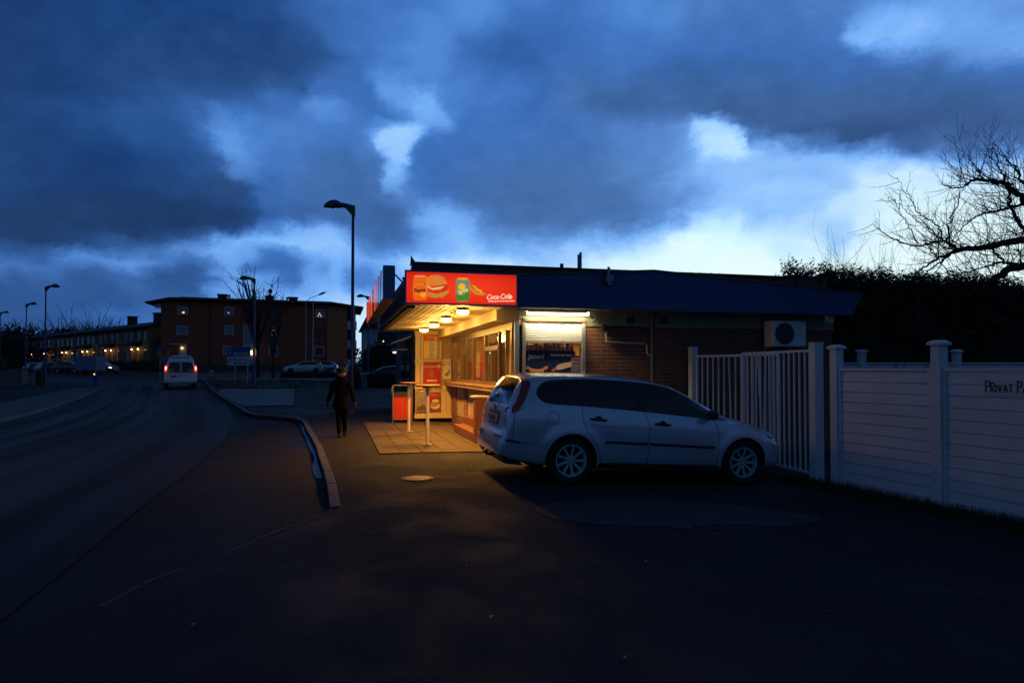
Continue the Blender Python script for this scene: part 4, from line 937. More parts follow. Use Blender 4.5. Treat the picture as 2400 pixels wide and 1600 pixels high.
def side_patch(sh, name, outline, m, parent, off=.004, sides=(-1, 1), step=.07, thick=.004):
    obs = []
    v, f = poly_fill([tuple(p) for p in densify(outline, step)], step)
    for s in sides:
        b = MB(); n = len(v)
        b.add([(p.x, s * (sh.side(p.x, p.y) + off), p.y) for p in v], [t if s > 0 else t[::-1] for t in f])
        obs.append(b.build(name, m, parent, smooth=True, fix=False))
    return obs
def ribbon(sh, name, pts, w, m, parent, off=.0025, sides=(-1, 1)):
    P = densify(pts, .04, False)
    for s in sides:
        b = MB(); vs = []
        for i, p in enumerate(P):
            d = (P[min(i + 1, len(P) - 1)] - P[max(i - 1, 0)]).normalized(); n = Vector((-d.y, d.x)) * w / 2
            for q in (p - n, p + n): vs.append((q.x, s * (sh.side(q.x, q.y) + off), q.y))
        b.add(vs, [(2 * i, 2 * i + 1, 2 * i + 3, 2 * i + 2) for i in range(len(P) - 1)]); b.build(name, m, parent, smooth=True)
def spl(P, k=6, close=True):
    n = len(P); out = []
    P = [Vector(p) for p in P]
    for i in range(n if close else n - 1):
        a, b, c, d = (P[(i - 1) % n], P[i], P[(i + 1) % n], P[(i + 2) % n]) if close else (P[max(0, i - 1)], P[i], P[i + 1], P[min(n - 1, i + 2)])
        for j in range(k):
            t = j / k; out.append(tuple(.5 * ((2 * b) + (c - a) * t + (2 * a - 5 * b + 4 * c - d) * t * t + (3 * b - a - 3 * c + d) * t ** 3)))
    return out
def wheel(parent, u, v, z, r=.315, rim=.215, w=.20, spokes=9):
    s = 1 if v > 0 else -1; t = bpy.data.objects.new('wheel', None); C.objects.link(t); t.parent = parent; t.location = (u, v, z); t.empty_display_size = .1
    b = MB(); b.lathe([(rim - .01, -w / 2), (rim + .02, -w / 2), (r - .03, -w / 2 - .008), (r - .005, -w / 2 + .02), (r, -w / 4), (r, w / 4), (r - .005, w / 2 - .02), (r - .03, w / 2 + .008), (rim + .02, w / 2), (rim - .01, w / 2)], 40, ax='y', cap=False); b.build('tyre', m_rubber, t, smooth=True)
    b = MB(); y = s * (w / 2 - .004); q = s * .02
    b.lathe([(rim + .006, y), (rim + .004, y + q * .5), (rim - .016, y + q * .4), (rim - .03, y - q * 3), (rim - .03, y - q * 5)], 40, ax='y', cap=False)
    for k in range(spokes):
        a = 2 * math.pi * k / spokes; ca, sa = math.cos(a), math.sin(a); w0, w1 = .016, .024
        pts = []
        for rr, ww, yy in ((.045, w0, y - q * 1.2), (rim - .02, w1 * .8, y - q * .3)):
            for e in (-1, 1):
                for dy in (0, -s * .03): pts.append((rr * ca - e * ww * sa, yy + dy, rr * sa + e * ww * ca))
        b.add(pts, [(0, 2, 6, 4), (1, 5, 7, 3), (0, 4, 5, 1), (2, 3, 7, 6), (0, 1, 3, 2), (4, 6, 7, 5)])
    b.lathe([(.001, y - q * .9), (.045, y - q * .9), (.06, y - q * 1.6), (.06, y - q * 3)], 24, ax='y')
    b.build('rim', m_rim, t, smooth=False, bevel=.003)
    b = MB(); b.lathe([(.001, y - q * 3.2), (rim - .02, y - q * 3.2)], 28, ax='y'); b.build('brake_disc', m_trim, t)
    b = MB()
    for k in range(5):
        a = 2 * math.pi * (k + .3) / 5; b.lathe([(.001, y - q * .55), (.009, y - q * .55), (.009, y - q * 1.2)], 8, (.033 * math.cos(a), 0, .033 * math.sin(a)), 'y')
    b.build('wheel_nut', m_trim, t)
    return t
SH = CarShape()
TH = math.atan2(-.113, 2.64)
car = thing('estate_car', 'silver blue estate car parked broadside outside the kiosk', 'car', (3.055 - .97 * math.cos(TH), 9.64, .062 - .97 * math.sin(TH)), rot=(0, -TH, 0))
car_body(SH, car, m_paint, m_trim)
GL = spl([(.47, 1.21), (.50, 1.14), (.60, 1.075), (.85, 1.058), (1.2, 1.045), (1.9, 1.005), (2.6, .955), (3.24, .905), (3.36, .893), (3.33, .925), (3.10, 1.05), (2.85, 1.19), (2.60, 1.305), (2.3, 1.375), (1.9, 1.41), (1.3, 1.42), (.95, 1.405), (.66, 1.375), (.53, 1.31)], 4)
side_patch(SH, 'window_surround', GL, m_trim, car, .003, step=.06)
for nm, L in (('rear_quarter_window', [(.49, 1.20), (.52, 1.14), (.62, 1.09), (1.05, 1.062), (1.12, 1.395), (.95, 1.392), (.68, 1.36), (.56, 1.30)]),
              ('rear_side_window', [(1.13, 1.058), (1.92, 1.018), (1.86, 1.398), (1.3, 1.408), (1.19, 1.403)]),
              ('front_side_window', [(2.06, 1.008), (2.6, .970), (3.05, .933), (3.02, 1.07), (2.82, 1.19), (2.58, 1.295), (2.3, 1.36), (2.02, 1.392)])):
    side_patch(SH, nm, L, m_glassd, car, .006, step=.06)
# seams
for L in ([(1.10, 1.05), (1.115, .85), (1.19, .69), (1.31, .55), (1.38, .38), (1.39, .29)], [(2.03, 1.0), (2.10, .81), (2.09, .58), (2.085, .28)], [(3.12, .90), (3.17, .76), (3.18, .52), (3.15, .28)], [(1.39, .285), (3.15, .272)],
          [(.02, .555), (.22, .55), (.42, .53), (.62, .47)], [(.30, 1.02), (.16, .93), (.15, .56)], [(3.45, .86), (3.72, .82), (4.0, .74), (4.14, .66)]):
    ribbon(SH, 'panel_gap', L, .007, m_trim, car)
ribbon(SH, 'rubbing_strip', [(1.45, .572), (2.07, .556)], .034, m_trim, car, .012); ribbon(SH, 'rubbing_strip', [(2.11, .555), (3.12, .522)], .034, m_trim, car, .012)
ribbon(SH, 'rear_bumper_strip', [(.02, .575), (.10, .56), (.25, .545)], .028, m_trim, car, .008)
ribbon(SH, 'sill', [(1.36, .245), (3.2, .225)], .07, m_trim, car, .006)
ribbon(SH, 'fuel_flap_gap', spl([(.69 + .085 * math.cos(t * .7854), .88 + .085 * math.sin(t * .7854)) for t in range(8)] , 3) + [(.775, .88)], .006, m_trim, car, sides=(-1,))
for u, w in ((1.34, .875), (2.30, .83)):
    for s in (-1, 1):
        b = MB(); y = SH.side(u, w); b.tube([(u - .12, s * (y + .005), w + .008), (u - .09, s * (y + .03), w + .006), (u + .09, s * (y + .03), w - .004), (u + .12, s * (y + .005), w - .008)], [.012, .018, .018, .012], 8); b.lathe([(.001, y * s + s * .008), (.034, y * s + s * .006), (.038, y * s)], 16, (u + .0, 0, w + .012), 'y', sx=1.4); b.build('door_handle', m_trim, car, smooth=True)
TL = [(.30, 1.40), (.40, 1.365), (.405, 1.31), (.35, 1.19), (.29, 1.08), (.22, .98), (.17, .935), (.09, .92), (.10, .98), (.19, 1.08), (.245, 1.19), (.285, 1.30)]
side_patch(SH, 'tail_light', TL, mat('tall_tail_lens', (.42, .02, .012), .12, var=0, spec=.7), car, .012, step=.03)
# rear face: patches given in (v, w), pushed onto the tailgate
def rear_u(v, w):
    lo, hi = 0, .8
    def ins(u):
        p = SH.sec(u)
        if p[-1][1] < w: return False
        if w < p[9][1]: return abs(v) <= SH.side(u, w)
        top = [a for a in p if a[1] >= w - 1e-9]
        q = p[9:]; vs = [a[0] for a in q][::-1]; ws = [a[1] for a in q][::-1]
        return float(np.interp(abs(v), vs, ws)) >= w
    for _ in range(22):
        m = (lo + hi) / 2
        if ins(m): hi = m
        else: lo = m
    return hi
def rear_patch(name, outline, m, off=.005, step=.07):
    v, f = poly_fill([tuple(p) for p in densify(outline, step)], step); b = MB(); b.add([(rear_u(p.x, p.y) - off, p.x, p.y) for p in v], f)
    return b.build(name, m, car, smooth=True, fix=False)
rg = spl([(-.60, 1.06), (-.50, 1.035), (0, 1.03), (.50, 1.035), (.60, 1.06), (.57, 1.22), (.50, 1.37), (.42, 1.40), (0, 1.41), (-.42, 1.40), (-.50, 1.37), (-.57, 1.22)], 3)
rear_patch('rear_window', rg, m_glassd, .006)
rear_patch('number_plate_recess', [(-.33, .74), (.33, .74), (.33, .92), (-.33, .92)], m_trim, .004)
np_ = rear_patch('number_plate', [(-.26, .765), (.26, .765), (.26, .875), (-.26, .875)], mat('plate_white', (.55, .56, .58), .4, var=.03), .012)
text('XGU 621', .12, (rear_u(0, .82) - .022, 0, .82), (R(90), 0, R(-90)), m_textk, np_, ext=.003, sx=.9)
for sy in (-1, 1): rear_patch('bumper_pad', [(sy * .35, .58), (sy * .70, .58), (sy * .70, .62), (sy * .35, .62)], m_trim, .01)
b = MB(); b.lathe([(.001, -.012), (.045, -.012), (.05, 0)], 20, (rear_u(0, .975) - .006, 0, .975), 'x', sx=1.3); b.build('badge', mat('badge', (.15, .2, .4), .3, metal=.6, var=0), car, smooth=True)
b = MB(); b.tube([(.16, .02, 1.10), (.13, .1, 1.14), (.20, .38, 1.17)], [.012, .012, .006], 6); b.build('rear_wiper', m_trim, car)
b = MB(); b.tube([(.12, -.25, .34), (-.05, -.25, .32), (-.09, -.25, .38)], [.03, .025, .03], 8); b.build('tow_bar', m_trim, car, smooth=True)
b = MB(); b.prism([(.02, .36), (.30, .27), (.35, .22), (.1, .24)], 'y', -.70, .70); b.build('rear_valance', m_trim, car)
# windscreen strip along the front glass
def top_w(u, v):
    q = SH.sec(u)[9:]; return float(np.interp(abs(v), [a[0] for a in q][::-1], [a[1] for a in q][::-1]))
v_, f_ = poly_fill([tuple(p) for p in densify([(3.32, -.66), (3.36, 0), (3.32, .66), (2.62, .58), (2.56, 0), (2.62, -.58)], .08)], .08)
b = MB(); b.add([(p.x + .004, p.y, top_w(p.x, p.y) + .008) for p in v_], f_); b.build('windscreen', m_glassd, car, smooth=True, fix=False)
for s in (-1, 1):
    b = MB(); b.lathe([(.001, -.10), (.06, -.08), (.085, 0), (.07, .08), (.001, .10)], 14, (3.02, s * 1.0, .985), 'y', sx=.85, sy=.9); b.bar((3.05, s * .86, .94), (3.03, s * .95, .97), .05, .04); b.build('door_mirror', m_trim, car, smooth=True)
side_patch(SH, 'headlight', [(4.02, .70), (4.30, .56), (4.32, .61), (4.20, .69), (4.02, .76)], m_glassd, car, .005, step=.05)
for a in SH.arches:
    for s in (-1, 1): wheel(car, a, s * .80, SH.wz)
b = MB(); b.tube([(1.2, .35, 1.48), (1.0, .35, 1.60)], [.008, .004], 6); b.build('aerial', m_trim, car)

# ------------------------------------------------------------------ simple traffic cars seen far off
class Small(CarShape):
    def __init__(s, H, B, L, arches=None): s.H = H; s.B = B; s.L = L; s.P = [(0, .82), (.12, .94), (.4, 1), (L - .7, 1), (L - .3, .9), (L, .6)]; s.arches = arches or (.75, L - .85); s.AR = .34; s.bot = [(0, .3), (.5, .24), (L - .5, .22), (L, .28)]
EST = Small([(0, .55), (.05, .90), (.12, 1.0), (.30, 1.36), (.6, 1.43), (1.8, 1.44), (2.4, 1.38), (3.2, .98), (3.5, .94), (4.2, .82), (4.4, .55)], [(0, .98), (1, .96), (3, .90), (4.4, .55)], 4.4)
HAT = Small([(0, .55), (.05, .92), (.15, 1.02), (.50, 1.34), (1.0, 1.42), (1.7, 1.42), (2.3, 1.28), (2.9, .96), (3.2, .92), (3.8, .80), (4.0, .55)], [(0, .98), (1, .95), (2.8, .90), (4.0, .55)], 4.0)
def far_car(name, label, sh, x, y, rz, paint, lights=None, cat='car', group=None, z=None):
    c = thing(name, label, cat, (x, y, GZ(x, y) - .11 if z is None else z), rz, group)
    car_body(sh, c, paint, m_trim, nu=40); L = sh.L; k = L / 4.4
    side_patch(sh, 'side_window', [(.55 * k, 1.02), (2.95 * k, .955), (2.35 * k, 1.31), (1.6 * k, 1.37), (.75 * k, 1.35)], m_glassd, c, .006, step=.15)
    side_patch(sh, 'headlight', [(L - .45, .68), (L - .15, .62), (L - .2, .70), (L - .45, .76)], lights or m_alu, c, .006, step=.1)
    side_patch(sh, 'tail_light', [(.08, .76), (.30, .76), (.28, .92), (.12, .94)], m_light, c, .006, step=.1)
    for a in sh.arches:
        for s in (-1, 1):
            b = MB(); b.lathe([(.001, s * .10), (.20, s * .10), (.22, s * .09), (.30, s * .10), (.31, s * .06), (.31, -s * .08), (.001, -s * .08)], 20, ax='y'); w = b.build('wheel', m_rubber, c); w.location = (a, s * .80, .31)
            b = MB(); b.lathe([(.001, s * .105), (.19, s * .105)], 12, ax='y'); q = b.build('rim', m_rim, w)
    return c
p_white = mat('white_car_paint', (.62, .64, .66), .3, var=.04, coat=.5); p_sil = mat('silver_car_paint', (.35, .38, .42), .3, metal=.5, var=.04, coat=.5)
p_red = mat('red_car_paint', (.25, .015, .015), .3, var=.04, coat=.5); p_dark = mat('dark_car_paint', (.02, .022, .028), .25, var=.04, coat=.6)
# ------------------------------------------------------------------ white gate and fences on the right
m_wg = mat('gate_white', (.60, .62, .66), .5, var=.12, scale=2.2, bump=.15, bscale=25)
GT = thing('double_gate', 'white barred double gate beside the kiosk wall, its two leaves standing ajar', 'gate', (6.8, 10.4, GZ(6.8, 10.4)))
def gp(x, y, w, z0, z1):
    b = MB(); b.box(x - w / 2, x + w / 2, y - w / 2, y + w / 2, z0, z1); b.box(x - w / 2 - .008, x + w / 2 + .008, y - w / 2 - .008, y + w / 2 + .008, z1, z1 + .02); return b
b = gp(6.80, 8.58, .145, -.15, 1.98); b.build('post', m_wg, GT, world=True, bevel=.008)
b = gp(6.80, 12.14, .14, -.15, 2.03); b.build('post', m_wg, GT, world=True, bevel=.008)
def leaf(a, c, z0, z1, n, bent=()):
    a = Vector(a); c = Vector(c); d = c - a; L = d.length; b = MB()
    P = lambda t, z: (a.x + d.x * t, a.y + d.y * t, z)
    b.bar(P(0, z1), P(1, z1), .04, .04); b.bar(P(0, z0), P(1, z0), .04, .04); b.bar(P(0, z0 - .02), P(0, z1 + .02), .04, .04); b.bar(P(1, z0 - .02), P(1, z1 + .02), .055, .045)
    f = b.build('leaf_frame', m_wg, GT, world=True, bevel=.004)
    for i in range(1, n):
        t = i / n; j = bent[i] if i in bent else 0; b = MB()
        b.bar(P(t - j * .5, z1), P(t + j, z0), .022, .022); v = [(p[0] - GT.location[0], p[1] - GT.location[1], p[2] - GT.location[2]) for p in b.v]; b.v = v; b.build('bar', m_wg, f)
    return f
leaf((6.80, 8.70), (6.93, 10.62), .07, 1.88, 14, {9: .03})
leaf((6.82, 12.02), (7.46, 10.38), .10, 1.86, 14, {6: .02, 11: .035})
b = MB(); b.box(6.76, 6.80, 8.62, 8.70, 1.60, 1.68); b.build('hinge', m_grey, GT, world=True)
b = MB(); b.box(6.93, 6.98, 10.60, 10.66, 1.02, 1.10); b.build('latch', m_alu, GT, world=True)
def plank_fence(name, label, posts, ztop, postw, m, nb=11, bh=.139, capup=.29):
    """posts: (x, y, ground z)"""
    F = thing(name, label, 'fence', (posts[0][0], posts[0][1], posts[0][2]))
    for i, (x, y, g) in enumerate(posts):
        q = Vector((posts[min(i + 1, len(posts) - 1)][0] - posts[max(0, i - 1)][0], posts[min(i + 1, len(posts) - 1)][1] - posts[max(0, i - 1)][1])); rz = math.atan2(q.y, q.x); w = postw / 2
        b = MB(); b.box(x - w, x + w, y - w, y + w, g - .2, ztop + capup, rz, (x, y)); p = b.build('post', m, F, world=True, bevel=.006)
        b = MB(); e = w + .028; z = ztop + capup
        cs, sn = math.cos(rz), math.sin(rz)
        rp = lambda a, c_, zz: (x + a * cs - c_ * sn - F.location[0], y + a * sn + c_ * cs - F.location[1], zz - F.location[2])
        b.add([rp(a, c_, z) for a, c_ in ((-e, -e), (e, -e), (e, e), (-e, e))] + [rp(a, c_, z + .035) for a, c_ in ((-e, -e), (e, -e), (e, e), (-e, e))] + [rp(a, c_, z + .062) for a, c_ in ((-w * .7, -w * .7), (w * .7, -w * .7), (w * .7, w * .7), (-w * .7, w * .7))],
              [(0, 3, 2, 1), (0, 1, 5, 4), (1, 2, 6, 5), (2, 3, 7, 6), (3, 0, 4, 7), (4, 5, 9, 8), (5, 6, 10, 9), (6, 7, 11, 10), (7, 4, 8, 11), (8, 9, 10, 11)])
        b.build('post_cap', m, p, bevel=.004)
    for (a, c) in zip(posts, posts[1:]):
        A = Vector((a[0], a[1], 0)); Q = Vector((c[0], c[1], 0)); d = (Q - A).normalized(); n = Vector((-d.y, d.x, 0)); s = postw / 2 + .002; A = A + d * s; Q = Q - d * s
        if n.x > 0: n = -n                   # outer face looks to the street
        b = MB(); z = ztop - .035
        while z > min(a[2], c[2]) - .15:
            z0 = z - bh
            vs = []
            for P in (A, Q):
                for off, zz in ((-.014, z), (.008, z), (.016, z0 + .012), (.006, z0 + .004), (-.014, z0 + .004)): vs.append((P.x + n.x * off, P.y + n.y * off, zz))
            b.add(vs, [(0, 1, 2, 3, 4), (9, 8, 7, 6, 5)] + [(i, (i + 1) % 5, 5 + (i + 1) % 5, 5 + i) for i in range(5)][:]); z = z0
        b.build('panel_boards', m, F, world=True)
        b = MB(); b.bar((A.x, A.y, ztop), (Q.x, Q.y, ztop), .075, .035); b.build('top_rail', m, F, world=True, bevel=.004)
        for P, q in ((A, d), (Q, -d)):
            P = P + q * .02; b = MB(); b.bar((P.x + n.x * .02, P.y + n.y * .02, min(a[2], c[2]) - .1), (P.x + n.x * .02, P.y + n.y * .02, ztop - .02), .035, .035)
            b.build('side_batten', m, F, world=True)
    return F
fp = [(6.855, 8.22), (6.96, 6.62), (7.07, 4.95), (7.18, 3.3), (7.3, 1.6)]
plank_fence('plank_fence', 'white plank fence with capped posts running towards the camera beside the driveway', [(x, y, GZ(x, y) - .02) for x, y in fp], 1.60, .13, m_wg)
rf = [(9.2, 13.15), (11.2, 12.65), (13.25, 12.15), (15.3, 11.6)]
plank_fence('rear_fence', 'farther white plank fence closing the yard behind the front fence', [(x, y, .0) for x, y in rf], 1.74, .14, m_wg, capup=.24)
pz = thing('parking_sign', 'white board on the fence lettered PRIVAT PARKERING in thin black strokes', 'sign', (6.975, 6.06, 1.405), math.atan2(-1.67, .11))
b = MB(); b.box(.0, 1.02, -.005, .0, -.09, .09); b.build('sign_board', mat('parking_board_white', (.56, .57, .60), .45, var=.05), pz)
# hand-cut capitals drawn as thin strokes
GLY = {'P': [[(0, 0), (0, 1)], [(0, 1), (.35, .9), (.4, .65), (.3, .5), (0, .45)]], 'R': [[(0, 0), (0, 1)], [(0, 1), (.35, .9), (.35, .62), (0, .5), (.42, 0)]], 'I': [[(0, 0), (0, .72)]], 'V': [[(0, .78), (.18, 0), (.36, .78)]],
       'A': [[(0, 0), (.2, .78), (.4, 0)], [(.08, .3), (.32, .3)]], 'T': [[(.18, 0), (.18, .78)], [(0, .78), (.38, .78)]], 'K': [[(0, 0), (0, .78)], [(.36, .78), (0, .35), (.38, 0)]], 'E': [[(.32, 0), (0, 0), (0, .78), (.32, .78)], [(0, .4), (.26, .4)]],
       'N': [[(0, 0), (0, .78), (.36, 0), (.36, .78)]], 'G': [[(.36, .62), (.2, .78), (.02, .55), (.02, .2), (.2, 0), (.36, .12), (.36, .36), (.22, .36)]]}
b = MB(); x = .03; sc = .10
for ch in 'PRIVAT PARKERING':
    if ch == ' ': x += .035; continue
    big = ch == 'P'; h = sc * (1.25 if big else 1.05); w = .13 * (.8 if ch != 'I' else .3)
    for st in GLY[ch]:
        for p, q in zip(st, st[1:]): b.bar((x + p[0] * .11, -.007, -.05 + p[1] * h), (x + q[0] * .11, -.007, -.05 + q[1] * h), .014, .004, up=(0, 1, 0))
    x += .058 if ch != 'I' else .022
b.build('lettering', m_textk, pz)

# ------------------------------------------------------------------ plants on the right
m_leafd = mat('dark_evergreen', (.022, .032, .014), .7, var=.4, scale=4)
def leaf_cloud(b, c, r, n, s, flat=1.0, up=0.):
    for _ in range(n):
        while True:
            p = Vector((random.uniform(-1, 1), random.uniform(-1, 1), random.uniform(-1, 1)))
            if .25 < p.length < 1: break
        p = Vector((c[0] + p.x * r[0], c[1] + p.y * r[1], c[2] + p.z * r[2])); a = Vector((random.gauss(0, 1), random.gauss(0, 1), random.gauss(0, 1) + up)).normalized() * s * random.uniform(.6, 1.5); q = a.orthogonal().normalized() * s * .35
        b.add([p - q, p + q, p + a], [(0, 1, 2)])
random.seed(11)
Hd = thing('evergreen_hedge', 'tall dark evergreen hedge with ragged top filling the background behind the white fence', 'hedge', (15, 17, 0))
b = MB(); prof = [(12.05, 3.9), (12.12, 4.27), (12.26, 4.61), (12.48, 4.43), (12.59, 4.31), (12.7, 4.47), (12.87, 4.35), (13.01, 4.57), (13.19, 4.33), (13.41, 4.44), (13.83, 4.36), (14.41, 4.4), (15.0, 4.3), (15.22, 4.57), (15.44, 4.35), (16.05, 4.31), (16.81, 4.39), (17.43, 4.29), (18.07, 4.44), (18.55, 4.39), (19.53, 4.3), (20.7, 4.23), (32, 4.2)]
def hy(x): return 16.6
for i in range(2300):
    x = random.uniform(12.1, 26); top = ip(x, prof) - .10
    z = top * (1 - random.random() ** 1.6 * .95); y = hy(x) + random.uniform(-.5, .6)
    leaf_cloud(b, (x, y, z), (.26, .34, .22), 30, .11, up=.9)
for i in range(420):                    # ragged leading shoots
    x = random.uniform(12.1, 26); z = ip(x, prof) + random.uniform(-.2, .08); y = hy(x) + random.uniform(-.3, .3)
    leaf_cloud(b, (x, y, z), (.10, .10, .26), 24, .08, up=1.8)
b.build('foliage', m_leafd, Hd, world=True, fix=False)
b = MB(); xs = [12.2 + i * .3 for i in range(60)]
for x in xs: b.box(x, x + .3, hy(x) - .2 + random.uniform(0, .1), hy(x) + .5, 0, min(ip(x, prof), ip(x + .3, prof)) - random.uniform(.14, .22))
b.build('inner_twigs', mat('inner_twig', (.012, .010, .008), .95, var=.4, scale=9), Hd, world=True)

def branch(b, pts, r0, r1, n=6): 
    k = len(pts); b.tube(pts, [r0 + (r1 - r0) * i / (k - 1) for i in range(k)], n)
def shoot(b, p, d, L, r, curve, depth=1, sub=0):
    pts = [p]; q = Vector(p); d = Vector(d).normalized(); n = 7
    for i in range(n):
        d = (d + Vector(curve) * .12 + Vector((random.gauss(0, .035), random.gauss(0, .035), random.gauss(0, .03)))).normalized(); q = q + d * L / n; pts.append(q.copy())
        if sub and random.random() < .55 and i > 0:
            e = (d + Vector((random.gauss(0, .7), random.gauss(0, .7), random.gauss(0, .5)))).normalized(); l = L * random.uniform(.10, .4)
            if sub > 1 and random.random() < .5: shoot(b, q, e, l * 1.3, r * .5, (0, 0, .5), sub=sub - 1)
            else: b.tube([q, q + e * l * .5, q + e * l + Vector((0, 0, l * .15))], [r * .5, r * .4, r * .2], 3, cap=False)
    branch(b, pts, r, r * .3, 4)
random.seed(5)
AT = thing('apple_tree', 'bare gnarled fruit tree leaning in from the right above the fence', 'tree', tuple(at(2560, 866, 12.5)))
AT.location.z = 0
def P5(zx, zy, Z): return at(1800 + zx / 3.92, 300 + zy / 3.92, Z)
limbs = [([(2900, 1900, 12.5), (2750, 1500, 12.5), (2560, 1250, 12.4), (2352, 1270, 12.2), (2230, 1290, 12.2), (2150, 1350, 12.1), (2080, 1400, 12.0), (2010, 1440, 11.9)], .085, .05),
         ([(2700, 1150, 12.4), (2500, 1040, 12.2), (2352, 1025, 12.0), (2200, 1045, 11.9), (2080, 1080, 11.8), (1950, 1100, 11.8), (1830, 1102, 11.7), (1740, 1110, 11.7)], .075, .036),
         ([(1740, 1110, 11.7), (1690, 1060, 11.6), (1640, 1038, 11.6), (1500, 1052, 11.5), (1380, 1080, 11.5), (1250, 1045, 11.4), (1110, 985, 11.3), (1020, 915, 11.3), (965, 870, 11.3)], .026, .004),
         ([(1740, 1125, 11.7), (1660, 1160, 11.7), (1560, 1200, 11.6), (1440, 1280, 11.5), (1330, 1345, 11.5)], .028, .010),
         ([(1700, 1150, 11.8), (1600, 1225, 12.0), (1480, 1310, 12.1), (1380, 1400, 12.2)], .02, .008),
         ([(2750, 1000, 12.4), (2500, 800, 12.5), (2352, 640, 12.5), (2280, 570, 12.4), (2220, 515, 12.4), (2120, 482, 12.3), (2020, 472, 12.3), (1930, 465, 12.3), (1860, 505, 12.2), (1790, 540, 12.2), (1700, 535, 12.1), (1620, 505, 12.1)], .06, .004),
         ([(2600, 660, 12.6), (2352, 700, 12.6), (2250, 725, 12.5), (2150, 750, 12.4), (2050, 765, 12.4), (1950, 800, 12.4), (1870, 850, 12.3), (1790, 920, 12.3), (1750, 1000, 12.3)], .03, .006),
         ([(2420, 1010, 12.3), (2352, 900, 12.3), (2290, 800, 12.2), (2262, 720, 12.2), (2240, 600, 12.2), (2190, 430, 12.1), (2150, 330, 12.1), (2125, 230, 12.1), (2105, 175, 12.0)], .04, .004),
         ([(2400, 560, 12.4), (2352, 480, 12.4), (2310, 350, 12.4), (2260, 330, 12.3), (2200, 260, 12.3), (2108, 135, 12.3)], .03, .003),
         ([(1670, 1030, 11.6), (1680, 900, 11.5), (1700, 800, 11.5), (1760, 690, 11.5), (1785, 580, 11.5), (1795, 470, 11.5), (1788, 260, 11.5)], .016, .004),
         ([(1625, 1030, 11.6), (1590, 930, 11.5), (1540, 870, 11.5), (1470, 820, 11.5), (1390, 760, 11.4), (1340, 650, 11.4), (1260, 550, 11.4), (1210, 440, 11.4)], .016, .003),
         ([(1570, 1035, 11.6), (1530, 950, 11.6), (1440, 880, 11.6), (1330, 800, 11.5), (1270, 720, 11.5), (1218, 585, 11.5)], .013, .003),
         ([(1380, 1075, 11.5), (1330, 930, 11.5), (1270, 830, 11.6), (1220, 740, 11.6), (1173, 640, 11.6)], .010, .003),
         ([(2080, 1090, 11.8), (2130, 1180, 11.7), (2200, 1240, 11.7), (2290, 1260, 11.9)], .02, .015),
         ([(2300, 1240, 12.2), (2150, 1235, 12.1), (2020, 1270, 12.0), (1880, 1310, 11.9), (1740, 1350, 11.9)], .022, .008),
         ([(1480, 1090, 11.6), (1530, 1150, 11.6), (1620, 1260, 11.6), (1700, 1400, 11.7)], .012, .006),
         ([(1990, 1440, 11.8), (1900, 1280, 11.8), (1820, 1160, 11.8), (1700, 1050, 11.8)], .010, .004)]
tb = MB(); tw = MB()
for L, r0, r1 in limbs:
    pts = [P5(*p) for p in L]; sp = [Vector(p) for p in spl([tuple(p) for p in pts], 5, False)] + [pts[-1]]
    sp = [p + Vector((random.gauss(0, .008), random.gauss(0, .02), random.gauss(0, .008))) for p in sp]
    branch(tb if r0 > .03 else tw, sp, r0, r1, 8 if r0 > .03 else 5)
    for i, p in enumerate(sp[1:-1]):
        t = i / len(sp); r = r0 + (r1 - r0) * t
        for _ in range(2 if r0 > .025 else 1):
            if random.random() < .6:
                lft = Vector((-CS, SN, 0)); d = lft * random.uniform(-.3, 1.0) + Vector((0, 0, random.uniform(-.5, 1.1))) + Vector((0, random.gauss(0, .5), 0))
                if r > .02: shoot(tw, p, d, random.uniform(.4, .95), .0075, (-.2, 0, .8), sub=2)
                else: shoot(tw, p, d, random.uniform(.12, .45), .005, (-.1, 0, .5), sub=1)
for _ in range(60):              # water shoots off screen right and lower tangle
    p = P5(random.uniform(1500, 2500), random.uniform(1050, 1420), random.uniform(11.5, 12.8)); d = Vector((random.uniform(-1, .5), random.gauss(0, .4), random.uniform(-.2, 1)))
    shoot(tw, p, d, random.uniform(.4, .9), .0065, (-.3, 0, .6), sub=2)
b = MB(); tr = [at(2560, 866, 12.5)]; tr[0].z = -.2; tb.tube([tr[0], (tr[0].x, tr[0].y, .7), P5(2900, 1900, 12.5)], [.16, .13, .10], 10)
tb.build('trunk', m_bark, AT, world=True, smooth=True); tw.build('branches', m_bark, AT, world=True, fix=False)
def bare_shrub(name, label, base, cx, H, wd, n, cat='shrub', up=1.0, m=None):
    t = thing(name, label, cat, base); b = MB(); bx, by, bz = base
    for i in range(n):
        a = random.uniform(-1, 1); d = Vector((a * wd, random.uniform(-.5, .5) * wd, up)); p = Vector((bx + a * wd * .25, by + random.uniform(-.2, .2), bz + H * .15))
        b.tube([(bx, by, bz), p], [.03, .02], 4); shoot(b, p, d, H * random.uniform(.55, .95), .012, (0, 0, .4), sub=2)
    b.build('branches', m or m_bark, t, world=True, fix=False); return t
p = at(1975, 866, 24); bare_shrub('bare_shrub', 'fine twigged bare shrub rising behind the hedge next to the kiosk roof end', (p.x, p.y, .6), 0, 4.3, .26, 60)
p = at(2055, 866, 24); bare_shrub('bare_shrub', 'fine twigged bare shrub behind the hedge, below the fruit tree branches', (p.x, p.y, .6), 0, 4.3, .28, 60)
p = at(2140, 866, 14.0); bare_shrub('yard_shrub', 'small bare stemmed shrub poking above the fence between two white posts', (p.x, p.y, 1.0), 0, .85, .5, 5)
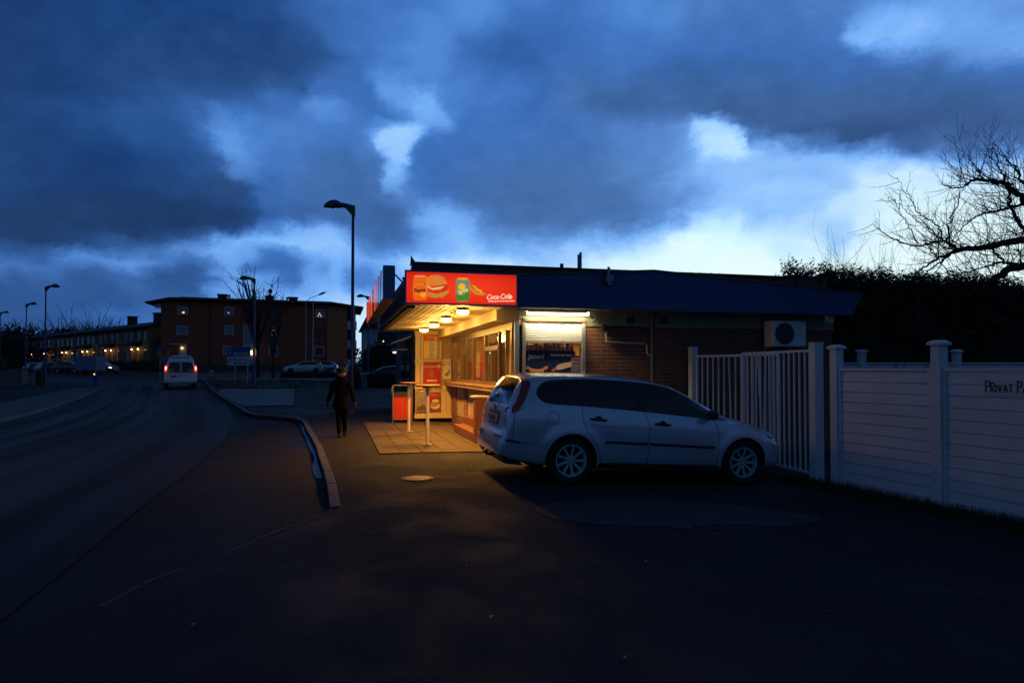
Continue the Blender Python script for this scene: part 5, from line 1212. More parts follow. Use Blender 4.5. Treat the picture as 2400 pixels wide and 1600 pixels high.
# grass under the fence
def tufts(name, line, n, h0, h1, spread, label):
    b = MB(); P = densify(line, .1, False)
    for _ in range(n):
        p = random.choice(P); o = abs(random.gauss(0, spread)); x, y = p.x - o, p.y + random.uniform(-.1, .1); z = PZ(x, y) if y < 16 else GZ(x, y); h = random.uniform(h0, h1) * (1.15 - min(1, o / .5)); a = random.uniform(0, 6.3); w = .006
        dx, dy = math.cos(a) * w, math.sin(a) * w; lx, ly = random.gauss(0, .4) * h, random.gauss(0, .4) * h
        b.add([(x - dx, y - dy, z - .01), (x + dx, y + dy, z - .01), (x + lx, y + ly, z + h)], [(0, 1, 2)])
    return tag(b.build(name, mat('grass', None), fix=False), label, 'grass', kind='stuff')
tufts('fence_grass', [(6.75, 9.0), (6.80, 8.2), (6.92, 6.6), (7.03, 5), (7.15, 3.2)], 9000, .04, .16, .16, 'rough grass tufts along the foot of the white fence')
tufts('wall_grass', [(6.9, 12.2), (6.75, 10.5), (6.75, 8.8)], 800, .03, .09, .2, 'thin grass on the gate threshold')
# ------------------------------------------------------------------ street lamps
m_pole = mat('pole_blue', (.03, .045, .17), .4, var=.15, metal=.2); m_head = mat('lamp_head_grey', (.05, .055, .065), .5, var=.1)
def street_lamp():
    t = thing('street_lamp', '', 'street lamp', (0, 0, 0), group='dark blue street lamps along the road')
    b = MB(); b.tube([(0, 0, 0), (0, 0, 1.1), (0, 0, 1.12), (0, 0, 7.05)], [.085, .085, .062, .045], 14); b.build('pole', m_pole, t, smooth=True)
    b = MB(); b.prism([(.07, 7.10), (-.05, 7.13), (-.30, 7.20), (-.48, 7.20), (-.48, 7.08), (-.25, 7.02), (-.06, 6.80), (.07, 6.72)], 'y', -.045, .045); b.build('arm', m_head, t, bevel=.01)
    n = 14; rows = []; b = MB()
    for i in range(15):
        u = i / 14; x = -.38 - .58 * u; w = .18 * math.sqrt(max(.003, math.sin(math.pi * (.12 + .86 * u)))); hgt = .25 * math.sin(math.pi * (.16 + .80 * u)) ** .7 if u < 1 else .01
        rows.append([(x, w * math.cos(math.pi * k / n), 7.06 + hgt * math.sin(math.pi * k / n)) for k in range(n + 1)])
    b.add([p for r in rows for p in r], [(i * (n + 1) + k, i * (n + 1) + k + 1, (i + 1) * (n + 1) + k + 1, (i + 1) * (n + 1) + k) for i in range(14) for k in range(n)] + [(i * (n + 1), (i + 1) * (n + 1), (i + 2) * (n + 1) - 1, (i + 1) * (n + 1) - 1) for i in range(14)])
    b.build('lamp_head', m_head, t, smooth=True)
    b = MB(); b.lathe([(.001, 7.055), (.11, 7.055), (.09, 7.03), (.001, 7.02)], 16, (-.68, 0, 0), sx=1.9); b.build('lens', m_glassd, t, smooth=True)
    b = MB(); b.box(-.10, .10, -.10, .10, -.1, .14); b.build('foundation', m_granite, t); return t
sl0 = street_lamp(); sl0.location = (.49, 22.7, GZ(.49, 22.7)); sl0.rotation_euler = (0, 0, -PSI); sl0.scale = (1, 1, .95); sl0['label'] = 'tallest looking street lamp, its blue pole standing right behind the walking person'
for x, y, rz, l in ((-4.99, 45.1, -PSI, 'street lamp on the grass verge in front of the brick apartment block'), (-19.56, 53.8, math.pi - PSI, 'street lamp at the left of the road, taller of the pair'),
                    (-27.81, 72.2, math.pi - PSI, 'street lamp left of the road, second and farther of the pair'), (-35.9, 86.7, math.pi - PSI, 'street lamp at the left edge of the photo, only its head showing'),
                    (2.45, 56.0, -PSI, 'distant street lamp half hidden behind the street side sign')):
    dup(sl0, (x, y, GZ(x, y) - .05), rz, l)
t = thing('road_lamp', 'slim lamp on a long upward arm in front of the brick block', 'street lamp', (-3.57, 83.5, 1.28))
b = MB(); b.tube([(0, 0, 0), (0, 0, 8.2), (.5, 0, 8.7), (1.5, 0, 9.15)], [.07, .05, .04, .03], 8); b.build('pole', m_pole, t, smooth=True)
b = MB(); b.tube([(1.45, 0, 9.1), (1.9, 0, 9.33), (2.3, 0, 9.5)], [.08, .14, .05], 8); b.build('lamp_head', m_grey, t, smooth=True)
t = thing('flag_pole', 'thin bare mast standing before the right half of the brick block', 'pole', (-2.72, 83.3, 1.28)); b = MB(); b.tube([(0, 0, 0), (0, 0, 8.4)], [.05, .03], 8); b.build('mast', m_grey, t); b = MB(); b.lathe([(.001, 8.4), (.07, 8.45), (.001, 8.5)], 8); b.build('finial', m_grey, t)

# ------------------------------------------------------------------ brick apartment block
m_apb = mat('apartment_brick', (.36, .085, .04), .85, var=.25, scale=1.2); m_apb2 = mat('apartment_brick_lit', (.58, .16, .06), .85, var=.2, scale=1.2)  # second brick is brighter, more orange: the end bay's stronger light put into colour
m_frame = mat('window_frame_white', (.55, .56, .58), .5, var=.05); m_pane = mat('far_window_pane', (.16, .18, .22), .12, var=.15, scale=1, spec=.8)
star = emis('star_light', (1, .55, .22), 2.6)
AP = thing('apartment_block', 'three storey brick apartment block with small square windows and a few lit Christmas lights', 'building', (-11, 98.6, 1.4))
b = MB(); b.box(-22.5, -1.3, 98.6, 110, .8, 10.6); b.build('front_wall', m_apb, AP, world=True)
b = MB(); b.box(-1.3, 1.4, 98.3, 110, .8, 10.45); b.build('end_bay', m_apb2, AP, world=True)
b = MB(); b.box(-22.55, 1.45, 98.2, 98.3, .8, 2.3); b.box(-22.5, -1.3, 98.5, 98.6, .8, 2.3); b.build('base_course', mat('plinth_dark', (.06, .06, .062), .8, var=.2), AP, world=True)
b = MB(); b.prism([(-24.2, 10.25), (-21.3, 10.95), (-1.0, 10.75), (3.6, 10.2), (3.6, 10.42), (-.9, 11.02), (-20.0, 11.18), (-20.0, 11.12), (-21.3, 11.12), (-24.2, 10.45)], 'y', 97.6, 110.5); rf = b.build('roof', m_dark, AP, world=True)
b = MB(); b.prism([(-24.2, 10.24), (-21.3, 10.94), (-1.0, 10.74), (3.6, 10.19), (3.6, 10.30), (-1.0, 10.84), (-21.3, 11.02), (-24.2, 10.35)], 'y', 97.55, 97.6); b.build('roof_edge', mat('roof_edge', (.22, .20, .17), .7, var=.2), AP, world=True)
def apch(x0, x1, z1, cowl):
    b = MB(); b.box(x0, x1, 99.5, 101, 11.0, z1); b.box(x0 - .1, x1 + .1, 99.4, 101.1, z1, z1 + .12); b.v = [(p[0] - AP.location[0], p[1] - AP.location[1], p[2] - AP.location[2]) for p in b.v]; o = b.build('chimney', m_dark, rf)
    b = MB(); r = cowl[2]; b.lathe([(.001, -r), (r * .8, -r * .6), (r, 0), (r * .8, r * .6), (.001, r)], 12, (cowl[0] - AP.location[0], 100 - AP.location[1], cowl[1] - AP.location[2])); b.tube([(cowl[0] - AP.location[0], 100 - AP.location[1], 11 - AP.location[2]), (cowl[0] - AP.location[0], 100 - AP.location[1], cowl[1] - AP.location[2])], .08, 6); b.build('cowl', m_dark, o, smooth=True)
apch(-15.7, -14.6, 11.75, (-14.3, 11.7, .18)); apch(-9.6, -8.6, 11.7, (-9.0, 12.5, .32)); apch(-6.5, -5.4, 11.6, (-6.75, 11.55, .2))
def win(x0, x1, z0, z1, lit=None, y=98.6, fr=m_frame, dim=False):
    b = MB(); w = .09
    b.box(x0, x1, y - .06, y - .02, z0, z0 + w); b.box(x0, x1, y - .06, y - .02, z1 - w, z1); b.box(x0, x0 + w, y - .06, y - .02, z0 + w, z1 - w); b.box(x1 - w, x1, y - .06, y - .02, z0 + w, z1 - w)
    f = b.build('window', fr, AP, world=True); o = AP.location
    b = MB(); b.box(x0 + w, x1 - w, y - .03, y - .015, z0 + w, z1 - w); b.v = [(p[0] - o[0], p[1] - o[1], p[2] - o[2]) for p in b.v]; b.build('pane', m_pane if not dim else mat('far_window_dark', (.03, .035, .045), .15, var=.1), f)
    if lit:
        b = MB()
        for (dx, dz, r) in lit: b.lathe([(.001, -r), (r, 0), (.001, r)], 6, (x0 + dx - o[0], y - .07 - o[1], z0 + dz - o[2]))
        b.build('christmas_light', star, f)
tri = [(.45 + i * .09, .15 + abs(i) * -.0 + (3.5 - abs(i - 3)) * .14, .035) for i in range(7)]
win(-20.5, -19.2, 8.9, 10.0, [(.70, .22, .06), (.82, .28, .07), (.62, .30, .05), (.76, .36, .05)]); win(-14.7, -13.5, 8.9, 10.1, [(.45, .38, .035), (.56, .38, .035), (.67, .38, .035)]); win(-8.9, -7.7, 8.8, 10.1, dim=True, fr=m_dark)
win(-2.9, -1.6, 8.8, 10.0, [(.34, .22, .05), (.40, .36, .04), (.47, .5, .04), (.54, .64, .045), (.62, .5, .04), (.69, .36, .04), (.76, .22, .05)])
win(-20.6, -19.2, 6.2, 7.4); win(-14.7, -13.5, 6.3, 7.6); win(-8.6, -7.7, 6.2, 7.4, [(.10, .72, .06), (.2, .85, .05), (.3, .76, .06), (.06, .15, .06), (.2, .24, .05), (.34, .15, .06)]); win(-3.0, -1.6, 6.1, 7.3, dim=True, fr=m_dark)
win(-14.8, -13.6, 3.6, 4.8); win(-9.0, -7.8, 3.5, 4.8, dim=True); win(-3.0, -1.7, 3.5, 4.8, dim=True)
win(-12.3, -10.4, 4.9, 7.6); win(-12.3, -11.0, 2.4, 4.8, fr=m_frame)
b = MB(); b.box(-21.2, -19.2, 97.9, 98.55, 4.9, 5.05); b.box(-20.2, -19.3, 98.52, 98.58, 2.3, 4.8); b.build('entrance', m_frame, AP, world=True); b = MB(); b.lathe([(.001, -.17), (.17, 0), (.001, .17)], 10, (-19.85, 98.4, 4.45)); b.build('entrance_lamp', emis('warm_globe', (1, .62, .16), 2.5), AP, world=True)
b = MB(); b.box(-11.0, -10.3, 98.5, 98.58, 3.5, 4.8); b.build('stair_door', mat('lit_door', (.35, .22, .14), .6, var=.1, emit=(1, .45, .2), estr=.12), AP, world=True); b = MB(); b.box(-11.35, -11.1, 98.2, 98.4, 3.6, 4.2); b.build('door_lamp', emis('door_globe', (1, .72, .42), 3), AP, world=True)
for z in (8.5, 5.8, 3.1):
    b = MB(); b.box(1.4, 2.7, 98.5, 100.5, z - 1.25, z - .1); b.build('balcony', m_whiteold if z > 8 else m_frame, AP, world=True); b = MB(); b.box(-23.3, -22.5, 98.5, 100.5, z - 1.25, z - .1); b.build('balcony', m_dark, AP, world=True)
b = MB(); b.box(1.4, 2.6, 99.8, 108, 2, 10.3); b.build('balcony_recess', m_black, AP, world=True)
b = MB(); b.box(-16.55, -16.42, 98.4, 98.55, 2.3, 10.8); b.build('downpipe', m_dark, AP, world=True)
b = MB(); b.box(-23.2, -22.5, 98.55, 98.6, 9.7, 10.3); b.build('white_gable_board', m_whiteold, AP, world=True)

# ------------------------------------------------------------------ white house behind
WH = thing('white_house', 'white house with dark roof and a wide candlelit window, seen under the kiosk canopy', 'house', (6, 67, 1))
b = MB(); b.box(2.55, 12.5, 67, 75, 0, 5.6); b.build('wall', mat('white_render', (.36, .40, .44), .8, var=.12), WH, world=True)
b = MB(); b.prism([(2.2, 5.6), (12.9, 5.6), (11.5, 7.4), (3.0, 7.2)], 'y', 66.6, 75.4); rf2 = b.build('roof', m_dark, WH, world=True)
b = MB(); b.box(2.9, 3.9, 69, 70, 7.0, 8.3); b.v = [(p[0] - 6, p[1] - 67, p[2] - 1) for p in b.v]; b.build('chimney', m_dark, rf2)
b = MB(); b.box(3.65, 6.65, 66.9, 67, 4.05, 5.4); b.v = b.v; wfm = b.build('window', m_frame, WH, world=True)
b = MB(); b.box(3.78, 6.5, 66.86, 66.89, 4.15, 5.27); b.v = [(p[0] - 6, p[1] - 67, p[2] - 1) for p in b.v]; b.build('pane', m_black, wfm)
b = MB(); b.lathe([(.001, -.09), (.07, 0), (.001, .14)], 8, (4.35 - 6, 66.8 - 67, 4.32 - 1)); b.build('candle_light', star, wfm)
b = MB(); b.lathe([(.001, -.08), (.08, 0), (.001, .08)], 8, (5.7 - 6, 66.8 - 67, 4.65 - 1)); b.build('pendant_light', star, wfm)
b = MB(); b.box(2.5, 3.4, 66.2, 67, 3.0, 3.9); b.build('balcony', m_whiteold, WH, world=True)

# ------------------------------------------------------------------ yellow row houses
m_yel = mat('yellow_render', (.16, .115, .035), .85, var=.2, scale=.8); m_tile = mat('dark_roof_tile', (.05, .028, .022), .85, var=.3, scale=3)
glow = emis('porch_bulb', (1, .66, .32), 9); m_door = mat('porch_wood', (.45, .25, .10), .6, var=.15)
def row_house(label, seedv, lights=2):
    random.seed(seedv); t = thing('row_house', label, 'house', (0, 0, 0), group='yellow row houses with lit porches')
    b = MB(); b.box(-4.45, 4.45, 0, 8, -1.5, 4.7); b.build('wall', m_yel, t)
    b = MB(); b.prism([(-.5, 4.6), (8.5, 4.6), (8.5, 4.8), (4, 5.9), (-.5, 4.8)], 'x', -4.5, 4.5); r = b.build('roof', m_tile, t)
    b = MB(); b.box(-3.4, -2.4, 3.4, 4.4, 5.4, 6.9); b.box(-3.55, -2.25, 3.25, 4.55, 6.9, 7.0); b.build('chimney', m_tile, r)
    for x in (-3.1, -1.2, 1.2, 3.1):
        b = MB(); b.box(x - .45, x + .45, -.06, -.01, 2.95, 4.15); w = b.build('window', m_frame, t); b = MB(); b.box(x - .38, x + .38, -.09, -.06, 3.02, 4.08); b.build('pane', m_pane, w)
    for x in (-3.4, 3.4):
        b = MB(); b.box(x - .5, x + .5, -.06, -.01, .8, 2.0); w = b.build('window', m_frame, t); b = MB(); b.box(x - .43, x + .43, -.09, -.06, .87, 1.93); b.build('pane', mat('far_window_dark', None), w)
    b = MB(); b.box(-1.9, 1.9, -1.6, 0, 2.35, 2.47); b.prism([(-1.7, 2.45), (0, 3.0), (0, 2.45)], 'x', -2, 2); b.build('porch_roof', m_dark, t)
    for x in (-1.0, 1.0):
        b = MB(); b.box(x - .45, x + .45, -.05, 0, 0, 2.1); d = b.build('door', m_door, t); b = MB(); b.lathe([(.001, -.03), (.03, 0), (.001, .03)], 6, (x + .33, -.08, 1.0)); b.build('handle', m_alu, d)
        b = MB(); b.lathe([(.001, -.10), (.09, -.02), (.06, .08), (.001, .1)], 8, (x + .65, -.35, 2.0)); b.build('porch_lamp', glow, t)
        l = bpy.data.lights.new('porch_light', 'POINT'); l.energy = 7; l.color = (1, .46, .12); l.shadow_soft_size = .1; o = bpy.data.objects.new('porch_light', l); C.objects.link(o); o.parent = t; o.location = (x + .45, -.6, 1.95)
    for x in (-1.8, 1.8):
        b = MB(); b.box(x - .06, x + .06, -1.55, -1.43, -1.0, 2.4); b.build('porch_post', m_frame, t)
    return t
ux, uz = -.755, .656
RS = 1.22
def rowpos(s): X, Z = (-46.3 + ux * s) * RS, (85 + uz * s) * RS; return (X * CS + Z * SN, -X * SN + Z * CS, 1.6 + .55 * RS)
ang = math.atan2(-(ux * SN) + uz * CS, ux * CS + uz * SN)      # direction of the row in plan
RH = None
labs = ['yellow row house nearest the brick block, two bright porch lamps', 'yellow row house, second from the brick block', 'yellow row house, third from the brick block, behind the pale trailer', 'yellow row house, fourth from the brick block', 'yellow row house, fifth from the brick block', 'yellow row house, sixth and smallest, far left']
for i, s in enumerate((1.5, 10.5, 19.6, 28.6, 37.6, 46.6)):
    if RH is None:
        RH = row_house(labs[0], 1); RH.location = rowpos(s); RH.rotation_euler = (0, 0, ang + math.pi); RH.scale = (RS, RS, RS)
    else:
        r = dup(RH, rowpos(s), ang + math.pi, labs[i])
        if i > 1:
            for q in [c for c in C.objects if c.name.startswith('chimney') and c.parent and c.parent.parent == r]: bpy.data.objects.remove(q)
random.seed(3)
# ------------------------------------------------------------------ vehicles
VAN = CarShape(); VAN.H = [(0, .62), (.04, .95), (.06, 1.2), (.11, 1.6), (.17, 1.93), (.30, 2.06), (.6, 2.14), (3.6, 2.14), (4.2, 1.95), (4.75, 1.32), (5.2, 1.2), (5.5, .7)]; VAN.P = [(0, .95), (.1, .985), (.3, 1), (5.0, 1), (5.5, .7)]
VAN.B = [(0, 1.2), (4.5, 1.2), (5.5, .7)]; VAN.L = 5.5; VAN.WB = 1.0; VAN.roofw = .72; VAN.arches = (1.2, 4.6); VAN.AR = .40; VAN.wz = .38; VAN.bot = [(0, .42), (5.5, .40)]
vx, vy = -8.95, 44.1
V = thing('white_van', 'white high roofed van driving away with both brake lights glowing red', 'van', (vx, vy, GZ(vx, vy) - .1), math.pi / 2 + .21)
V.scale = (.90, .90, .90)
car_body(VAN, V, p_white, m_trim, nu=60)
def rearbox(name, y0, y1, z0, z1, x, m, th=.015, parent=None, **k): b = MB(); b.box(x - th, x, y0, y1, z0, z1); return b.build(name, m, parent or V, **k)
def rearpoly(name, pts, x0, sl, m, th=.012):   # on the leaning rear doors: x = x0 + sl*(z-1.2)
    b = MB(); n = len(pts); b.add([(x0 + sl * max(0, z - 1.15) - d, y, z) for d in (0, th) for y, z in pts], [tuple(range(n)), tuple(range(n, 2 * n))[::-1]] + [(i, (i + 1) % n, n + (i + 1) % n, n + i) for i in range(n)]); return b.build(name, m, V)
for s in (-1, 1):
    rearpoly('rear_window', [(s * .05, 1.13), (s * .80, 1.13), (s * .76, 1.45), (s * .66, 1.74), (s * .5, 1.80), (s * .05, 1.80)], .045, .14, m_glassd, .04)
    rearpoly('warning_panel', [(s * .42, 1.14), (s * .78, 1.14), (s * .76, 1.38), (s * .42, 1.38)], .0, .14, mat('yellow_panel', (.30, .22, .02), .5, var=.1), .008)
    rearpoly('brake_light', [(s * .84, 1.22), (s * .97, 1.20), (s * .93, 1.60), (s * .83, 1.52)], .04, .2, emis('brake_glow', (1, .03, .015), 2.2), .05)
    rearpoly('lamp_core', [(s * .86, 1.30), (s * .93, 1.30), (s * .91, 1.50), (s * .85, 1.48)], -.02, .2, emis('brake_core', (1, .35, .2), 6), .02)
    l = bpy.data.lights.new('brake_lamp', 'POINT'); l.energy = .12; l.color = (1, .03, .02); o = bpy.data.objects.new('brake_lamp', l); C.objects.link(o); o.parent = V; o.location = (-.25, s * .9, 1.4)
    side_patch(VAN, 'side_window', [(3.6, 1.25), (4.4, 1.25), (4.1, 1.8), (3.6, 1.85)], m_glassd, V, .01, sides=(s,), step=.3)
    b = MB(); b.box(4.15, 4.35, s * 1.02, s * 1.25, 1.2, 1.5); b.build('door_mirror', m_trim, V, bevel=.03)
rearbox('door_gap', -.012, .012, .60, 1.13, .05, m_trim, .03)
b = MB(); b.box(-.10, .06, -.98, .98, .46, .66); b.build('bumper', p_white, V, bevel=.03)
rearbox('bumper_recess', -.28, .28, .48, .60, -.10, mat('bumper_plate', (.45, .48, .52), .5, var=.1), .01)
rearbox('number_plate', .22, .60, .78, .95, .05, mat('van_plate', (.40, .16, .14), .5, var=.3, scale=20), .03)
rearbox('door_handle', -.5, -.3, .72, .76, .05, m_alu, .04)
b = MB(); b.box(.3, 3.8, -.62, .62, 2.10, 2.24); b.build('raised_roof', p_white, V, bevel=.08)
for a in VAN.arches:
    for s in (-1, 1):
        b = MB(); b.lathe([(.001, s * .13), (.26, s * .13), (.37, s * .13), (.38, s * .08), (.38, -s * .10), (.001, -s * .10)], 24, ax='y'); w = b.build('wheel', m_rubber, V); w.location = (a, s * .84, .38)
        b = MB(); b.lathe([(.001, s * .14), (.22, s * .14)], 16, ax='y'); b.build('rim', m_rim, w)
GC = 'cars parked by the apartment block'
far_car('parked_car', 'white estate car parked in front of the brick block, nose to the left', EST, -1.55, 83.0, math.pi, p_white, group=GC)
far_car('parked_car', 'silver hatchback parked just behind the white estate car', HAT, .15, 85.2, math.pi - .1, p_sil, group=GC)
far_car('parked_car', 'red car seen end on behind the walking person\'s head', HAT, .5, 90.6, math.pi / 2 + .3, p_red, group=GC)
far_car('parked_car', 'white estate car parked right of the blue lamp pole, rear towards the kiosk', EST, 4.05, 68.5, math.pi - .2, p_white, group=GC)
far_car('parked_car', 'dark car parked behind the hedge next to the kiosk canopy', EST, 5.75, 51.5, math.pi, p_dark, group=GC)
GF = 'cars parked along the row houses'
def pos(px, Z): p = at(px, 866, Z); return p.x, p.y
hl = emis('headlamp_glint', (1, .8, .55), 5)
for px, Z, sh, pt, lt, lb in ((137, 78, HAT, p_dark, hl, 'dark car with bright headlamp glints on the far left road'), (200, 80, EST, p_dark, hl, 'dark car with headlamp glints beside the pale trailer'), (165, 82, EST, p_dark, None, 'unlit dark car between the two with headlamp glints'), (118, 86, EST, p_dark, None, 'dark car parked near the left lamp pole'), (88, 90, HAT, p_dark, None, 'dark car, leftmost of those by the row houses')):
    x, y = pos(px, Z); far_car('distant_car', lb, sh, x, y, ang + (math.pi if lt else 0) + (0 if not lt else .5), pt, lt, group=GF, z=1.15)
x, y = pos(212, 74); t = thing('box_trailer', 'pale covered box trailer standing beside the far left road', 'trailer', (x, y, 1.05), -.4)
b = MB(); b.box(-1.3, 1.3, -.7, .7, .45, 2.0); b.build('box', mat('trailer_cover', (.15, .19, .28), .6, var=.1), t, bevel=.03)
b = MB(); b.bar((-1.3, 0, .5), (-2.3, 0, .45), .08); b.build('drawbar', m_grey, t)
for s in (-1, 1): b = MB(); b.lathe([(.001, s * .1), (.28, s * .1), (.30, -s * .1), (.001, -s * .1)], 16, (0, s * .8, .3), 'y'); b.build('wheel', m_rubber, t)

# ------------------------------------------------------------------ road signs
m_sgb = mat('sign_blue', (.008, .035, .30), .4, var=.05); m_sgw = mat('sign_face_white', (.45, .47, .5), .5, var=.05)
m_or = mat('sign_orange', (.42, .10, .012), .5, var=.1)
def onpost(name, label, px, Z, cat='sign'):
    p = at(px, 866, Z); z = GZ(p.x, p.y); t = thing(name, label, cat, (p.x, p.y, z), -PSI); return t, (lambda y: CH + (866 - y) / 1600 * Z - z), (lambda x: (x - px) / 1600 * Z)
def disc(t, x, z, r, m, name='disc', y=-.05, n=24, th=.01):
    b = MB(); b.lathe([(.001, y), (r, y), (r, y + th), (.001, y + th)], n, (x, 0, z), 'y'); return b.build(name, m, t)
t, zz, xx = onpost('direction_sign', 'large blue direction sign over a white one, on posts before the brick block', 562, 48)
for x in (551, 580): b = MB(); b.tube([(xx(x), 0, -.1), (xx(x), 0, zz(812))], .045, 8); b.build('post', m_grey, t)
b = MB(); b.box(xx(534), xx(588), -.08, -.05, zz(834), zz(812)); b.build('blue_panel', m_sgb, t, bevel=.02)
b = MB(); b.box(xx(547), xx(584), -.09, -.081, zz(832), zz(825)); b.build('white_strip', m_sgw, t); b = MB(); b.box(xx(549), xx(562), -.09, -.081, zz(821), zz(815)); b.build('green_field', mat('sign_green', (.01, .10, .05), .5, var=0), t)
text('KUNGSÄLV', .26, (xx(565), -.093, zz(828.5)), FRONT, m_textk, t, sx=.8)
b = MB(); b.bar((xx(540), -.085, zz(831)), (xx(540), -.085, zz(815)), .05, .02); b.bar((xx(540), -.085, zz(815)), (xx(538.5), -.085, zz(818)), .04, .02); b.bar((xx(540), -.085, zz(815)), (xx(541.5), -.085, zz(818)), .04, .02); b.build('arrow', m_sgw, t)
b = MB(); b.box(xx(533), xx(585), -.08, -.05, zz(856), zz(835.5)); b.build('white_panel', m_sgw, t, bevel=.02)
b = MB(); b.bar((xx(537), -.085, zz(852)), (xx(537), -.085, zz(842)), .07, .02); b.bar((xx(537), -.085, zz(842)), (xx(542), -.085, zz(840)), .07, .02, up=(0, 1, 0)); b.prism([(xx(541), zz(838)), (xx(544), zz(840.5)), (xx(541), zz(843))], 'y', -.09, -.081); b.build('arrow', m_textk, t)
disc(t, xx(551), zz(850.5), .07, m_textk, 'symbol', -.09); disc(t, xx(551), zz(842), .06, m_textk, 'symbol', -.09)
text('Centrum', .20, (xx(565), -.083, zz(842)), FRONT, m_textk, t, sx=.8); text('Kungsparken', .20, (xx(567), -.083, zz(850)), FRONT, m_textk, t, sx=.8)
t, zz, xx = onpost('path_sign', 'round blue footpath sign above a round orange one, left of the van', 375, 50)
b = MB(); b.tube([(0, 0, -.1), (0, 0, zz(812))], .035, 8); b.build('post', m_grey, t)
disc(t, 0, zz(818), .19, m_sgb, 'blue_disc'); disc(t, 0, zz(829), .19, m_or, 'orange_disc'); disc(t, 0, zz(829), .13, mat('sign_amber', (.5, .17, .02), .5, var=.05), 'amber_disc', -.056)
b = MB(); b.bar((-.05, -.056, zz(820)), (-.03, -.056, zz(816)), .04); b.bar((.06, -.056, zz(820)), (.05, -.056, zz(816.5)), .03); b.build('walker_symbol', m_sgw, t)
t, zz, xx = onpost('priority_sign', 'yellow diamond sign below a round orange sign, just above the van', 395, 55)
b = MB(); b.tube([(0, 0, -.1), (0, 0, zz(808))], .035, 8); b.build('post', m_grey, t)
disc(t, 0, zz(813), .17, mat('sign_rust', (.30, .07, .01), .5, var=.1), 'orange_disc'); disc(t, 0, zz(825), .19, mat('sign_yellow', (.42, .20, .04), .5, var=.05), 'diamond', n=4)
b = MB(); b.box(-.45, -.05, -.05, -.03, zz(850), zz(833)); b.build('lower_plate', mat('sign_pale', (.18, .16, .22), .5, var=.1), t)
t, zz, xx = onpost('crossing_sign', 'round orange sign on a post among the parked cars', 747, 66)
b = MB(); b.tube([(0, 0, -.1), (0, 0, zz(840))], .035, 8); b.build('post', m_grey, t); disc(t, 0, zz(846), .19, m_or, 'orange_disc')
t, zz, xx = onpost('marker_board', 'small yellow and blue striped marker board at the kerb right of the van', 496, 43, 'marker')
for x in (-.09, .09): b = MB(); b.tube([(x, 0, -.05), (x, 0, zz(884))], .02, 6); b.build('post', m_grey, t)
b = MB(); b.box(-.11, .11, -.03, 0, zz(887), zz(867)); b.build('board', mat('marker_blue', (.02, .10, .22), .5, var=.05), t)
for z in (872, 881): b = MB(); b.prism([(-.11, zz(z + 2)), (.11, zz(z - 2)), (.11, zz(z - 6)), (-.11, zz(z - 2))], 'y', -.035, -.03); b.build('yellow_stripe', mat('marker_yellow', (.75, .42, .03), .5, var=.05), t)
t, zz, xx = onpost('island_sign', 'slim post with a small amber reflector on the tip of the traffic island', 225, 40)
b = MB(); b.tube([(0, 0, -.1), (0, 0, zz(806))], .03, 8); b.build('post', m_grey, t); b = MB(); b.box(-.11, .11, -.04, -.02, zz(905), zz(873)); b.build('marker_plate', m_sgb, t); b = MB(); b.bar((-.1, 0, zz(812)), (.1, 0, zz(811)), .02); b.build('arm', m_grey, t)
disc(t, -.06, zz(876.5), .045, emis('amber_reflector', (1, .55, .15), 2), 'reflector', -.055, 10)
t, zz, xx = onpost('bollard', 'pale round topped bollard at the end of the left wall', 83, 47, 'bollard')
b = MB(); b.lathe([(.001, -.1), (.10, -.1), (.085, zz(860)), (.05, zz(858)), (.001, zz(857.5))], 14); b.build('post', mat('bollard_pale', (.30, .38, .42), .6, var=.1), t, smooth=True); b = MB(); b.lathe([(.09, zz(866)), (.10, zz(867)), (.10, zz(870)), (.095, zz(871))], 14); b.build('band', m_sgb, t)
t, zz, xx = onpost('litter_bin', 'dark round litter bin beside the left lamp pole', 93, 47, 'bin')
b = MB(); b.lathe([(.001, -.1), (.2, -.1), (.24, zz(872)), (.001, zz(872))], 14); b.build('body', m_dark, t, smooth=True); b = MB(); b.lathe([(.26, zz(872)), (.2, zz(869)), (.001, zz(868))], 14); b.build('lid', m_black, t)
t, zz, xx = onpost('utility_box', 'grey concrete box behind the walking person, right of the lamp pole', 851, 43, 'box')
b = MB(); b.box(xx(842), xx(859), -.2, .3, -.1, zz(886)); b.build('body', mat('box_grey', (.14, .15, .16), .8, var=.2), t, bevel=.02); b = MB(); b.box(xx(841), xx(860), -.23, .33, zz(886), zz(884.5)); b.build('lid', mat('box_grey', None), t)
